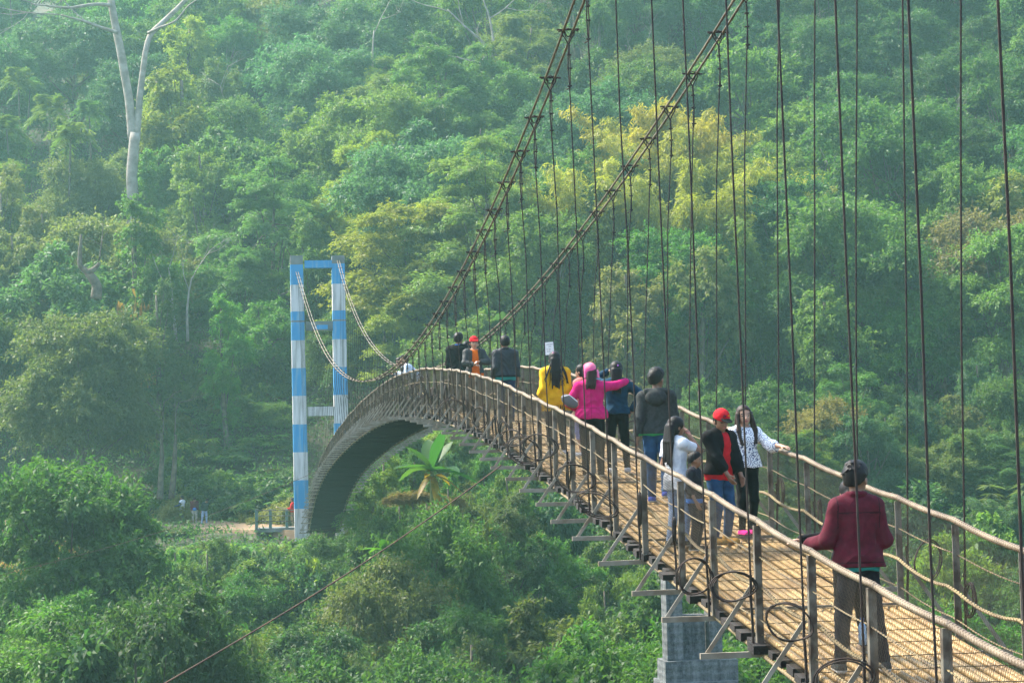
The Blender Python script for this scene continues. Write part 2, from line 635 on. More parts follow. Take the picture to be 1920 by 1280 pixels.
for k in range(3): reg('round', make_broadleaf(10.5 + k * .6, 4.0 + .3 * k, 26 + 3 * k, 0.24), name='broadleaf_tree')
reg('round', make_broadleaf(11.5, 4.2, 24, 0.34, .03), name='broadleaf_tree')
reg('dense', make_broadleaf(9.5, 4.4, 40, 0.20, -0.06), name='broadleaf_tree')
reg('dense', make_broadleaf(12, 3.6, 38, 0.21, -0.06, 1.15), name='broadleaf_tree')
for k in range(2): reg('feather', make_feathery(10.5 + k, 4.8 + .4 * k, 7, 0.2), name='feathery_tree')
for k in range(2): reg('bamboo', make_bamboo(11 + k, 24, 0.34), BAMBOO, name='bamboo_clump')
for k in range(2): reg('vine', make_vineclad(12.5 + k), name='vine_clad_tree')
reg('big', make_broadleaf(13.5, 5.4, 58, 0.30, -0.08, 1.1), name='broadleaf_tree')
for k in range(2): reg('palm', make_palm(8.5 + k), name='palm_tree')
for k in range(2): reg('banana', make_banana(2.4 + .5 * k), LEAF if False else BAMBOO, name='banana_plant')
for k in range(4): reg('shrub', make_shrub(2.8, 2.2, (0.27, .2, .32, .24)[k], 8 + k, (.5, .4, .55, .3)[k], (.3, .5, .2, .6)[k]), name='shrub')
reg('fern', make_shrub(1.7, 2.4, 0.22, 14, 0.25, 0.6), name='dry_fern_bank')
reg('fan', make_fan(), name='fan_leaved_shrub')
USED = set()


def place(kind, X, Y, scale, color, rz=None, z=None, label=None, group=None, cat=None, k=None, sink=0.0):
    L = PROTOS[kind]
    i = (int(rng.integers(len(L))) if k is None else k)
    p = L[i]
    if (kind, i) in USED: o = copy_tree(p)
    else:
        USED.add((kind, i)); o = p
    o.location = (X, Y, (float(gz(X, Y)) if z is None else z) - sink)
    o.rotation_euler = (0, 0, rng.uniform(0, 6.28) if rz is None else rz)
    sc = scale if isinstance(scale, (tuple, list)) else (scale, scale, scale)
    o.scale = sc
    for ch in o.children:
        if ch.name.startswith('crown'): ch.color = (color[0] * 1.32, color[1] * 1.2, color[2] * 1.02, 1)
    if label: o['label'] = label
    if group: o['group'] = group
    if cat: o['category'] = cat
    return o
# ------------------------------------------------------------------ what grows where
DARK, MID, LIGHT, OLIVE = (0.045, 0.105, 0.034), (0.068, 0.15, 0.038), (0.115, 0.20, 0.042), (0.13, 0.155, 0.048)
YELLOW, LIME, TEAL, RUST = (0.36, 0.35, 0.028), (0.18, 0.26, 0.034), (0.055, 0.135, 0.072), (0.20, 0.145, 0.055)
FRESH = (0.075, 0.21, 0.03)


def mixc(a, b, t): return tuple(a[i] * (1 - t) + b[i] * t for i in range(3))
def jit(c, s=0.16): 
    v = 1 + rng.uniform(-s, s)
    return tuple(max(0.004, x * v * (1 + rng.uniform(-s, s) * 0.5)) for x in c)


# photo zones that have a colour and a growth of their own: px, py, rx, ry, kind, colour
ZONES = [
    (330, 215, 75, 80, 'vine', LIME), (400, 300, 90, 90, 'round', MID), (545, 270, 100, 90, 'dense', DARK),
    (60, 250, 110, 130, 'palm', MID), (60, 60, 90, 70, 'palm', MID), (180, 430, 100, 90, 'round', OLIVE),
    (60, 470, 110, 60, 'vine', OLIVE), (620, 90, 120, 90, 'round', TEAL), (760, 200, 90, 80, 'feather', LIGHT),
    (700, 260, 80, 60, 'round', LIGHT), (860, 230, 90, 70, 'feather', MID), (760, 330, 70, 60, 'round', TEAL),
    (740, 420, 150, 60, 'feather', LIME), (900, 470, 120, 80, 'feather', LIGHT), (780, 530, 90, 60, 'feather', LIME),
    (1090, 210, 70, 60, 'dense', TEAL), (960, 360, 90, 80, 'dense', MID), (1195, 330, 125, 190, 'bamboo', (0.20, 0.235, 0.034)),
    (1390, 420, 80, 100, 'bamboo', LIGHT), (1430, 260, 80, 90, 'round', LIGHT), (1620, 120, 120, 110, 'dense', DARK),
    (1850, 200, 110, 170, 'dense', DARK), (1620, 560, 110, 90, 'round', MID), (1700, 620, 120, 90, 'round', FRESH),
    (1850, 700, 100, 140, 'dense', MID), (1880, 460, 70, 40, 'round', OLIVE), (1560, 790, 110, 50, 'feather', OLIVE),
    (1300, 650, 130, 90, 'vine', OLIVE), (1100, 620, 110, 80, 'bamboo', OLIVE), (380, 560, 120, 60, 'vine', MID),
    (460, 640, 80, 120, 'vine', FRESH), (420, 800, 110, 80, 'shrub', MID), (520, 850, 90, 80, 'fan', MID),
    (700, 640, 90, 60, 'shrub', MID), (590, 570, 40, 60, 'vine', FRESH), (600, 720, 40, 60, 'bamboo', LIGHT),
]


def zone(px, py):
    best, bd = None, 1.0
    for z in ZONES:
        d = math.hypot((px - z[0]) / z[2], (py - z[1]) / z[3])
        if d < bd: best, bd = z, d
    if best: return best[4], best[5]
    g = vnoise(px, py, 170, 9)
    kind = rng.choice(['round', 'dense', 'vine', 'feather', 'round', 'dense'])
    c = mixc(MID, DARK, min(1, max(0, 0.5 + g))) if rng.random() < 0.7 else mixc(MID, LIGHT, rng.random())
    u = rng.random()
    c = mixc(c, [TEAL, LIME, OLIVE, FRESH, DARK, LIGHT][int(rng.integers(6))], rng.uniform(0, .75))
    if px > 1500: c = mixc(c, TEAL, 0.35)
    return kind, c


TREENAME = {'round': 'round-headed tree', 'dense': 'dense broadleaf tree', 'feather': 'layered feathery tree', 'vine': 'creeper-hung tree',
            'bamboo': 'arching bamboo clump', 'palm': 'slender palm', 'shrub': 'leafy shrub', 'fan': 'fan-leaved shrub', 'fern': 'bank of ferns', 'big': 'great broadleaf tree', 'banana': 'banana plant'}
CAT = {'bamboo': 'bamboo', 'shrub': 'shrub', 'fan': 'shrub', 'fern': 'fern', 'palm': 'palm tree', 'banana': 'plant'}


def colour_word(c):
    r, g, b = c
    if r > g * 1.15: return 'rusty brown'
    if r > 0.9 * g and g > 0.17: return 'yellow'
    if r > 0.72 * g and g > 0.13: return 'yellow-green'
    if r > 0.75 * g: return 'olive'
    if g > 0.125: return 'bright green'
    if b > 0.42 * g: return 'blue-green'
    if g < 0.085: return 'dark green'
    return 'green'


def spot(px, py):
    if py > 985:
        return 'on the bank below the path' if px < 560 else ('below the foot of the deck' if px < 740 else ('below the taut guy rope' if px + (py - 1000) * 1.5 < 960 else ('on the bank beneath the near deck' if px < 1250 else 'beyond the farther railing')))
    cols = ['by the palms', 'beside the giant bare tree', 'left of the tower', 'behind the tower', 'behind the low cables', 'behind the steep near cable', 'between the rising cables', 'behind the farther cable', 'behind the tall hangers', 'behind the last hangers']
    cols[2] = 'short of the tower'
    xs = [130, 330, 480, 660, 830, 1000, 1180, 1380, 1620]
    c = cols[sum(px > x for x in xs)]
    rows = ['at the misty top', 'high up', 'halfway up', 'low down', 'at the slope foot']
    r = rows[sum(py > y for y in (90, 230, 400, 620))]
    return r + ' ' + c


def ok_clear(px, py, X, Y):
    return True


count = 0
def tree_at(kind, X, Y, scale, col, **k):
    global count
    count += 1
    z = float(gz(X, Y))
    Hs = scale if not isinstance(scale, (tuple, list)) else scale[2]
    p = px_of((X, Y, z + 7 * Hs))
    size = 'tall ' if Hs > 1.12 else ('low ' if Hs < 0.8 else '')
    lab = k.pop('label', None) or (size + colour_word(col) + ' ' + TREENAME[kind] + ' ' + spot(*p))
    return place(kind, X, Y, scale, col, label=lab, group=k.pop('group', lab), cat=CAT.get(kind, 'tree'), **k)


# hillside behind the bridge
Y = 111.0
row = 0
while Y < 268:
    x0, x1 = math.tan(rad(-7.4)) * Y - 5, math.tan(rad(23.0)) * Y + 4
    step = 6.0 + (Y - 120) * 0.026
    X = x0 + (row % 2) * step * 0.5
    while X < x1:
        xx = X + rng.uniform(-1.9, 1.9); yy = Y + rng.uniform(-2.2, 2.2)
        z = float(gz(xx, yy))
        px, py = px_of((xx, yy, z + 8.5))
        X += step
        if py < -230 or yy < float(foot(xx)) + (7 if xx < 9 else 2): continue
        kind, c = zone(px, py)
        s = rng.uniform(0.82, 1.18) * (1 + max(0, Y - 170) * 0.002)
        if kind in ('shrub', 'fan'): s *= 1.7
        if kind == 'palm': s *= rng.uniform(0.85, 1.15)
        low = Y < 138 and 330 < px < 760        # keep the tower and its path in the clear
        if low and kind not in ('shrub', 'fan'): s *= 0.62
        if 195 < px < 305 and 128 < yy < 158:            # the giant bare trunk stays in view
            lim = (at_y(px, 405, yy).z - z) / 11.5
            if lim < .3: kind, s = 'shrub', max(.35, min(1, lim * 4))
            else: s = min(s, lim)
        tree_at(kind, xx, yy, s, jit(c))
    Y += 6.0 + max(0, Y - 127) * 0.03
    row += 1
print('hill trees', count)


# growth crowding the uphill edge of the path
for i in range(17):
    px = 335 + i * 17 + rng.uniform(-5, 5)
    X_ = (px - 421) / 3733 * 118
    Yp = float(np.interp(X_, [-14, -7, -3.5, -1, 2, 4.2, 6.2], [123, 121, 119.6, 117.6, 115.2, 113.2, 112.2])) + 2.6 + rng.uniform(0, .9) + (i % 2) * 1.6
    kd = ['fan', 'shrub', 'fern', 'shrub'][i % 4]
    tree_at(kd, (px - 421) / 3733 * Yp, Yp, rng.uniform(.7, 1.15), jit([MID, LIGHT, OLIVE, DARK][i % 4]), label='%s %s crowding the uphill edge of the path' % (colour_word([MID, LIGHT, OLIVE, DARK][i % 4]), TREENAME[kd]))

# the near slope of the far bank, below the path and under the bridge
def top_line(px):
    return float(np.interp(px, [-100, 340, 640, 760, 900, 1250, 1950], [985, 1012, 1000, 890, 850, 850, 790]))


for r, Y in enumerate([105, 99, 93, 86, 79, 72, 65]):
    t = r / 6
    stepx = 2.9 - 0.10 * r
    X = math.tan(rad(-8)) * Y - 2 + (r % 2) * stepx * 0.5
    while X < math.tan(rad(23)) * Y + 2:
        xx, yy = X + rng.uniform(-.8, .8), Y + rng.uniform(-1.6, 1.6)
        X += stepx
        px, _ = px_of((xx, yy, -8))
        if r == 0 and 420 < px < 640: continue           # room for the tower footing and deck end
        far = top_line(px)
        py = far + (1235 - far) * t + rng.uniform(-30, 75)
        ztop = at_y(px, py, yy).z
        z = float(gz(xx, yy))
        H = ztop - z
        if H < 0.8: H = 0.8
        u = rng.random()
        if H < 3.2: kind, s = ('shrub', H / 2.8) if u < .6 else (('fan', H / 2.0) if u < .85 else ('fern', H / 1.7))
        elif H < 7: kind, s = ('shrub', H / 2.8) if u < .35 else (('round', H / 10.5) if u < .65 else (('bamboo', H / 11) if u < .75 else ('vine', H / 12.6)))
        else: kind, s = ('dense', H / 9.6) if u < .2 else (('round', H / 10.8) if u < .55 else (('vine', H / 12.6) if u < .8 else (('feather', H / 10.6) if u < .92 else ('bamboo', H / 11))))
        wid = s * rng.uniform(.85, 1.2) if H < 3.2 else (min(max(s * 0.8, 0.42), .9) if kind != 'shrub' else rng.uniform(.9, 1.5))
        c = mixc([MID, DARK, FRESH, TEAL, LIGHT, OLIVE, LIME][int(rng.integers(7))], DARK, rng.uniform(0, .8))
        c = mixc(c, (.03, .08, .022), .35)
        if kind == 'fern': c = OLIVE if u < .93 else RUST
        tree_at(kind, xx, yy, (wid, wid, s), jit(c))
print('all trees', count)


# thick growth on the bank in front of the tower foot, under the arch and beyond the farther railing
for x0, x1, st, rows in ((330, 655, 15, ((106.5, 1010, 1020), (103, 1016, 1036), (98, 1030, 1060))), (318, 560, 19, ((124.5, 855, 925), (128, 790, 875), (132, 720, 810), (137, 640, 740))), (690, 1010, 17, ((110, 800, 860), (105, 850, 905), (99, 890, 950), (93, 940, 1000))), (1300, 1960, 34, ((111, 700, 800), (104, 770, 880)))):
    for ri, (Yr, ya, yb) in enumerate(rows):
        x = x0 + (ri % 2) * st * .5
        while x < x1:
            Yv = Yr + rng.uniform(-1, 1)
            p = at_y(x + rng.uniform(-6, 6), rng.uniform(ya, yb), Yv)
            z = float(gz(p.x, Yv)); Hh = max(.5, p.z - z)
            u = rng.random()
            if x0 == 1300: kind = ['round', 'dense', 'vine', 'feather', 'bamboo'][int(u * 5)]; sc = Hh / 10.8; w = max(sc, .55) * rng.uniform(.8, 1.0)
            elif Hh > 4.5: kind = ['round', 'vine', 'shrub'][int(u * 3)]; sc = Hh / (2.8 if kind == 'shrub' else 11.5); w = rng.uniform(.38, .5) if kind != 'shrub' else rng.uniform(.7, 1.0)
            else: kind = ['shrub', 'shrub', 'fan', 'shrub'][int(u * 4)]; sc = Hh / (2.0 if kind == 'fan' else 2.8); w = rng.uniform(.6, 1.0)
            c = mixc([MID, DARK, FRESH, TEAL, LIGHT, OLIVE, LIME][int(rng.integers(7))], MID, rng.uniform(0, .7))
            tree_at(kind, p.x, Yv, (w, w, sc), jit(mixc(c, DARK, .3)))
            x += st * rng.uniform(.8, 1.2)
print('with bank', count)


def top_of(kind, px, py_top, Y, H0, color, k=0, label=None, wide=1.0, group=None, rz=None):
    """a plant whose top is seen at a photo pixel, rooted in the ground below it"""
    p = at_y(px, py_top, Y)
    z = float(gz(p.x, Y))
    s = max(0.25, (p.z - z) / H0)
    w = s * wide
    return place(kind, p.x, Y, (w, w, s), color, rz=rz, k=k, label=label, group=group, cat=CAT.get(kind, 'tree'))


# plants one would point at
top_of('big', 128, 866, 84, 13.6, (0.046, 0.118, 0.026), label='huge bushy green tree in front of the path, half hiding the walkers there', wide=0.80)
top_of('big', 150, 560, 124, 14.5, (0.085, 0.12, 0.035), label='broad olive tree with a rounded head rising above the path', wide=0.86)
top_of('bamboo', 1222, 150, 139, 11.0, (0.27, 0.27, 0.03), label='bright yellow bamboo clump between the two rising cables', wide=.85, k=0)
top_of('bamboo', 1262, 235, 136, 11.5, (0.20, 0.24, 0.035), label='golden bamboo clump drooping beside the brightest yellow one', wide=1.0, k=1)
top_of('bamboo', 1140, 262, 135, 11.0, (0.23, 0.24, 0.03), label='yellowish bamboo clump just past the steep near cable', wide=.85, k=1)
top_of('bamboo', 1415, 285, 137, 11.0, (0.22, 0.27, 0.04), label='yellow-green bamboo clump behind the farther cable hangers', wide=1.3, k=0)
top_of('feather', 770, 395, 132, 10.2, (0.17, 0.20, 0.03), label='light yellow-green tree in flat sprays beside the tower top', wide=1.25, k=0)
top_of('feather', 880, 425, 131, 10.8, (0.13, 0.17, 0.032), label='broad feathery tree leaning behind the steep near cable', wide=1.2, k=1)
top_of('round', 1690, 330, 138, 10.8, (0.07, 0.16, 0.03), label='large fresh green tree behind the widest-spaced hangers', wide=1.25, k=1)
top_of('vine', 330, 150, 165, 12.5, (0.13, 0.17, 0.03), label='tall creeper-hung tree with a yellowish head beside the giant bare tree', wide=1.25, k=1)
for px, py, Yd, lab in ((115, 250, 160, 'palm with a yellowing head, lowest on the misty slope'), (82, 170, 172, 'palm with a long leaning pale stem'),
                        (28, 120, 180, 'palm standing highest on the misty slope'), (18, 210, 170, 'palm half hidden at the slope edge'), (12, 372, 150, 'dark palm low by the olive trees')):
    top_of('palm', px, py, Yd, 9.6, (0.085, 0.14, 0.03), k=len(lab) % 2, label=lab, wide=0.9)
for px, py, Yd, s, lab in ((880, 590, 124, 1.0, 'banana plant with tall upright leaves behind the crest of the bridge'), (925, 602, 123, 0.9, 'second banana plant just past the upright one')):
    p = at_y(px, py, Yd); z0 = p.z - 4.6 * s
    place('banana', p.x, Yd, s * 1.15, (0.045, 0.115, 0.04), k=0 if s == 1 else 1, z=z0, label=lab, cat='plant')
for px, Yd, H_ in ((330, 115.5, .7), (640, 108, 1.6), (655, 107, 2.0), (672, 106.5, 1.8)):
    X_ = (px - 421) / 3733 * Yd
    tree_at('shrub', X_, Yd - 1.2, (.7, .6, H_ * (.5 if px < 500 else 1) / 2.8), jit(mixc(MID, OLIVE, rng.random())), k=int(rng.integers(4)), label='low bush on the bank just under the path edge' if px < 500 else 'bush hiding the second foot of the tower')
p = at_y(808, 905, 88)
b = place('banana', p.x, 88, 0.86, (0.035, 0.105, 0.022), k=1, z=p.z - 1.9, label='banana plant with green and yellowed leaves under the deck arch', cat='plant', rz=0.6)
for px, py, Yd, cl, lab in ((812, 925, 85.5, MID, 'spreading green tree just below the yellowing banana plant'), (728, 1025, 81, OLIVE, 'olive tree below the young banana plant')):
    pf = at_y(px, py, Yd); s_ = (pf.z - float(gz(pf.x, Yd))) / 11.2
    tree_at('round', pf.x, Yd, (s_ * .72, s_ * .72, s_), jit(mixc(cl, DARK, .3)), k=1, label=lab)
yl = MB()
for a_, el, L in ((0.3, 0.1, 1.7), (2.7, 0.9, 1.5), (3.4, -0.35, 1.5), (4.3, -0.9, 1.6), (5.4, -0.2, 1.7), (1.2, 0.3, 1.2)):
    V, Fc = frond_leaf((0.1, 0, 2.6), (math.cos(a_) * math.cos(el), math.sin(a_) * math.cos(el), math.sin(el)), L, 0.42, 8, 0.45)
    yl.add(V, Fc.tolist())
o = leaves_obj('withered_leaf', np.array(yl.v), np.array(yl.f), b)
o.color = (0.27, 0.18, 0.012, 1)
p = at_y(716, 985, 84)
place('banana', p.x, 84, 0.38, (0.075, 0.19, 0.015), k=0, z=p.z - 1.9, label='young banana plant with a bright upright leaf below the deck end', cat='plant')
for px, py, Yd, lab in ((775, 925, 90, 'rusty brown bank of dry ferns below the banana plant'), (845, 938, 88, 'drooping dry brown ferns beside the guy rope')):
    p = at_y(px, py, Yd)
    place('fern', p.x, Yd, (0.6, 0.4, 0.34), (0.15, 0.125, 0.05), z=p.z - .5, label=lab, cat='fern', k=0)
top_of('shrub', 245, 530, 132, 2.8, (0.26, 0.16, 0.05), label='orange-brown withered shrub above the broad olive tree', wide=0.22)
top_of('round', 1885, 415, 120, 10.6, (0.13, 0.125, 0.065), label='pale rusty-topped tree behind the last hanger', wide=0.9, k=2)
top_of('round', 1545, 748, 106, 10.6, (0.16, 0.145, 0.05), label='olive-brown spreading tree behind the woman at the railing', wide=0.75, k=1)


# the giant bare tree and thinner leafless ones
def bare_tree(pts, radii, twigs, label, bark=PALEBARK, name='bare_tree'):
    base = Vector(pts[0][0])
    e = empty(name, base, label=label, cat='tree')
    mb = MB()
    for line, r in zip(pts, radii):
        P = np.array(line) - np.array(base)
        n = max(8, len(P) * 4)
        tt = np.linspace(0, len(P) - 1, n)
        Q = np.stack([np.interp(tt, range(len(P)), P[:, j]) for j in range(3)], 1)
        for _ in range(2): Q[1:-1] = (Q[:-2] + 2 * Q[1:-1] + Q[2:]) / 4
        Q += 0.06 * np.cumsum(rng.normal(0, .35, Q.shape), 0) * np.linspace(0, 1, n)[:, None]
        mb.tube(Q, np.interp(np.linspace(0, 1, n), np.linspace(0, 1, len(r)), r), 9)
    mb.build('trunk', bark, e, smooth=True)
    tw = MB()
    for p, d, L, r, dep in twigs: bare_branches(tw, np.array(p) - np.array(base), d, L, r, dep)
    tw.build('branches', bark, e, smooth=True)['kind'] = 'stuff'
    return e


Yb = 158
q = lambda x, y, dy=0: at_y(x, y, Yb + dy)
g0 = q(250, 430); g0.z = min(g0.z, float(gz(g0.x, Yb)) - 0.5)
bare_tree([[g0, q(250, 400), q(246, 330), q(252, 250)], [q(248, 262), q(243, 190), q(228, 100), q(208, 0), q(203, -60)],
           [q(256, 262), q(262, 180), q(276, 70), q(300, 45, 1), q(345, 0, 1), q(372, -40, 1)],
           [q(222, 62, -1), q(190, 52, -1), q(160, 40, -2), q(112, 28, -2)], [q(210, 10), q(180, 8, -1), q(130, 16, -1), q(60, 6, -2)],
           [q(278, 62), q(300, 52, -1), q(325, 44, -2), q(345, 20, -2)]],
          [[0.62, 0.52, 0.44, 0.42], [0.36, 0.34, 0.33, 0.28, 0.25], [0.30, 0.25, 0.22, 0.21, 0.18, 0.15], [0.15, 0.13, 0.1, 0.06], [0.16, 0.14, 0.1, 0.05], [0.12, 0.1, 0.07, 0.05]],
          [(q(112, 28, -2), (-1, 0, .1), 4, .06, 3), (q(60, 6, -2), (-1, 0, .2), 4, .06, 3), (q(160, 40, -2), (-.6, 0, .6), 4, .06, 2), (q(345, 20, -2), (.6, 0, .8), 3, .05, 2)],
          'giant pale bare tree with a forked trunk high above the path')
Yb = 168
bare_tree([[q(990, 240), q(975, 190), q(945, 150), q(932, 115)], [q(932, 115), q(900, 75), q(870, 50), q(840, 22)], [q(930, 112), q(925, 70), q(918, 35), q(905, 0)], [q(930, 117), q(890, 118), q(860, 108)]],
          [[0.3, 0.26, 0.22, 0.18], [0.14, 0.11, 0.08, 0.05], [0.14, 0.1, 0.08, 0.05], [0.1, 0.07, 0.04]],
          [(q(840, 22), (-1, 0, .5), 4, .05, 3), (q(905, 0), (.2, 0, 1), 4, .05, 3), (q(918, 35), (.8, 0, .5), 4.5, .06, 3), (q(860, 108), (-1, 0, 0), 3, .04, 2), (q(870, 50), (-.3, 0, .9), 4, .05, 3)],
          'leaning grey bare tree with spreading twigs near the steep cable')
Yb = 133
bare_tree([[q(330, 640), q(326, 590), q(312, 545), q(300, 515)], [q(324, 580), q(322, 540), q(318, 500)]], [[.12, .1, .07, .04], [.08, .05, .03]],
          [(q(300, 515), (-.4, 0, 1), 2, .03, 3), (q(318, 500), (.2, 0, 1), 2, .03, 3)], 'thin pale bare tree on the slope behind the olive tree')
bare_tree([[q(352, 640), q(350, 585), q(355, 545), q(362, 520)]], [[.11, .08, .06, .04]], [(q(362, 520), (.5, 0, 1), 2.2, .035, 3), (q(355, 545), (-.4, 0, 1), 2, .03, 3)],
          'slim bare sapling just beside the thin pale bare tree')
Yb = 121
bare_tree([[q(180, 560), q(182, 535), q(172, 520), q(166, 512), q(180, 500), q(186, 488)], [q(166, 512), q(150, 500), q(152, 470), q(156, 440)]], [[.34, .3, .28, .22, .14, .1], [.2, .16, .12, .07]],
          [(q(186, 488), (.2, 0, 1), 1.5, .05, 2)], 'twisted pale trunk rising out of the broad olive tree', bark=BARK)
Yb = 121.5
for xs, lab in (((300, 302, 306), 'grey trunk behind the walker in the white vest'), ((322, 325, 327), 'second grey trunk behind the walkers on the path')):
    top = q(xs[2], 815)
    bare_tree([[q(xs[0], 935), q(xs[1], 895), q(xs[2], 850), top]], [[.22, .17, .13, .07]], [(top, (0, 0, 1), 2, .05, 2)], lab, bark=BARK, name='slim_tree')


for k_, (x, y0, y1, Yb, w) in enumerate(((1475, 255, 120, 160, .16), (1790, 420, 335, 140, .13), (888, 205, 150, 168, .22), (432, 300, 225, 168, .10), (1180, 240, 150, 165, .14), (1560, 470, 400, 138, .12), (700, 165, 60, 175, .12))):
    bare_tree([[q(x, y0 + 60), q(x + 3, y0), q(x - 2, (y0 + y1) / 2), q(x + 3, y1)]], [[w * 1.2, w, w * .8, w * .5]], [(q(x + 3, y1), (.3 * (-1) ** k_, 0, 1), 3, w * .4, 3)],
              ['pale straight trunk amid dark trees behind the tall hangers', 'slim grey trunk above the rusty-topped tree', 'short broken pale trunk below the leaning bare tree', 'thin pale stem near the round dark tree', 'pale thin trunk above the yellow bamboo', 'grey trunk in the fresh green tree behind the hangers', 'thin trunk near the top between the two bare trees'][k_], name='slim_tree')


# low growth no one could count, over all the ground in view
def undergrowth():
    parts = []
    n = 62000
    Yq = 58 + 150 * rng.random(n) ** 1.35
    tq = rng.uniform(-6.8, 23.3, n)
    Xq = np.tan(np.radians(tq)) * Yq + rng.uniform(-2, 2, n)
    # keep the path and the tower footing open
    py_ = np.interp(Xq, [-14, -7, -3.5, -1, 2, 4.2, 6.2], [123, 121, 119.6, 117.6, 115.2, 113.2, 112.2])
    openp = (Xq > -14) & (Xq < 8) & (Yq > py_ - 3.6) & (Yq < py_ + 1.4)
    Xq, Yq = Xq[~openp], Yq[~openp]
    n = len(Xq)
    h = (0.5 + 0.5 * vnoise(Xq, Yq, 3.3, 21)) * 2.1 + 0.3
    low = (Xq > -12) & (Xq < 8) & (Yq > 100) & (Yq < py_[~openp] + 6)
    h = np.where(low, np.minimum(h, .4), h)
    Z = gz(Xq, Yq) + h * rng.random(n) ** 0.6
    per = 9
    P = np.repeat(np.stack([Xq, Yq, Z], 1), per, 0)
    k = len(P)
    P += rng.normal(0, 0.28, (k, 3))
    D = unit(rng.standard_normal((k, 3)) + [0, -0.3, -0.2])
    Nn = unit(rng.standard_normal((k, 3)) * 0.6 + [0, -0.3, 1])
    L = rng.uniform(0.12, 0.34, k)
    V, Fc = leaf_geo(P, D, Nn, L, L * 0.42)
    tt = np.repeat(rng.random(n), per)
    o = leaves_obj('undergrowth', V, Fc, None, np.stack([0.5 * tt + .5 * rng.random(k), tt], 1))
    o.color = (0.065, 0.14, 0.036, 1)
    tag(o, 'tangled low green undergrowth covering the wooded slopes', 'undergrowth', kind='stuff')


undergrowth()

# prototypes nobody used
for kd, L in PROTOS.items():
    for i, p_ in enumerate(L):
        if (kd, i) not in USED:
            for ch in list(p_.children): bpy.data.objects.remove(ch)
            bpy.data.objects.remove(p_)
# ------------------------------------------------------------------ the valley air
def haze():
    mb = MB()
    x0, x1, y0, y1, z0, z1 = -128, 228, -13, 328, float(gz(*np.meshgrid(np.linspace(-130, 230, 60), np.linspace(-14, 330, 60))).min()) - 2, 112
    mb.box(((x0 + x1) / 2, (y0 + y1) / 2, (z0 + z1) / 2), (x1 - x0, y1 - y0, z1 - z0))
    m = bpy.data.materials.new('valley_air')
    t, out = nt(m)
    v = N(t, 'ShaderNodeVolumePrincipled')
    v.inputs['Color'].default_value = (0.49, 0.90, 0.83, 1)
    v.inputs['Density'].default_value = HAZE_D
    v.inputs['Anisotropy'].default_value = 0.4
    t.links.new(v.outputs[0], out.inputs['Volume'])
    m.cycles.homogeneous_volume = True
    o = mb.build('haze', m)
    tag(o, 'pale misty air filling the valley', 'haze', kind='stuff')


HAZE_D = 0.00058
haze()
# ------------------------------------------------------------------ the suspension bridge
XL, XR = 4.45, 6.08
_bY = np.array([14.89, 16.43, 17.96, 19.27, 20.98, 22.57, 23.92, 25.35, 26.71, 28.07, 29.52, 30.9, 32.16, 55.25, 67.53, 80.85, 100.42, 107.33])
_bZ = np.array([-1.9, -1.82, -1.69, -1.46, -1.3, -1.08, -.98, -.79, -.64, -.49, -.38, -.2, -.1, .69, .17, -.61, -2.82, -4.25])
_rY = np.array([13.28, 14.7, 16.31, 17.73, 19.17, 20.85, 22.43, 23.77, 25.21, 27.9, 39.59, 50.46, 55.57, 61.89, 84.2])
_rZ = np.array([-1.11, -.89, -.74, -.53, -.4, -.25, -.05, .14, .26, .62, 1.58, 1.63, 1.64, 1.44, .31])
_c = np.polyfit(np.r_[_bY, _rY], np.r_[_bZ, _rZ - 1.03], 5)


def deck_z(Y):
    Y = np.asarray(Y, float)
    y = np.clip(Y, 13.5, 108.5)
    s0 = (np.polyval(_c, 14.5) - np.polyval(_c, 13.5))
    s1 = (np.polyval(_c, 108.5) - np.polyval(_c, 107.5))
    return np.polyval(_c, y) + 0.1 + np.minimum(0, Y - 13.5) * s0 + np.maximum(0, Y - 108.5) * s1 * 0.3


RAIL_H = 0.94
_cabL = [(549, 481), (560, 520), (570, 555), (594, 623), (617, 670), (641, 698), (664, 712), (690, 716), (720, 703), (760, 672), (805, 615), (850, 545), (900, 450), (945, 355), (984, 260), (1013, 193), (1045, 115), (1077, 28), (1090, -10)]
_cabR = [(632, 479), (650, 544), (664, 584), (687, 630), (711, 663), (734, 681), (765, 691), (820, 690), (880, 660), (935, 610), (985, 560), (1040, 495), (1105, 417), (1138, 377), (1172, 327), (1208, 275), (1246, 215), (1292, 150), (1340, 70), (1385, 0)]


def cable_fn(pts, X0, X1):
    P = []
    for x, y in pts:
        Xx = X0
        for _ in range(4):
            p = at_x(x, y, Xx); Xx = X0 + (X1 - X0) * min(1, max(0, (p.y - 55) / 56))
        P.append((p.y, p.z))
    P = np.array(sorted(P))
    c = np.polyfit(P[:, 0], P[:, 1], 5, w=np.where(P[:, 0] > 100, 4, 1))
    print('cable resid', np.abs(np.polyval(c, P[:, 0]) - P[:, 1]).max(), P[0], P[-1])
    return lambda Y: np.where(np.asarray(Y) < 24, np.polyval(c, 24.) + (np.asarray(Y) - 24.) * (np.polyval(c, 24.5) - np.polyval(c, 23.5)) + 0.004 * (np.asarray(Y) - 24.) ** 2, np.polyval(c, np.minimum(Y, 111.0)))


cabL, cabR = cable_fn(_cabL, 4.25, 4.13), cable_fn(_cabR, 6.35, 6.43)
cxL = lambda Y: 4.25 - 0.12 * np.clip((np.asarray(Y) - 55) / 56, 0, 1)
cxR = lambda Y: 6.35 + 0.08 * np.clip((np.asarray(Y) - 55) / 56, 0, 1)

STRAND = bpy.data.materials.new('golden_wire_rope')


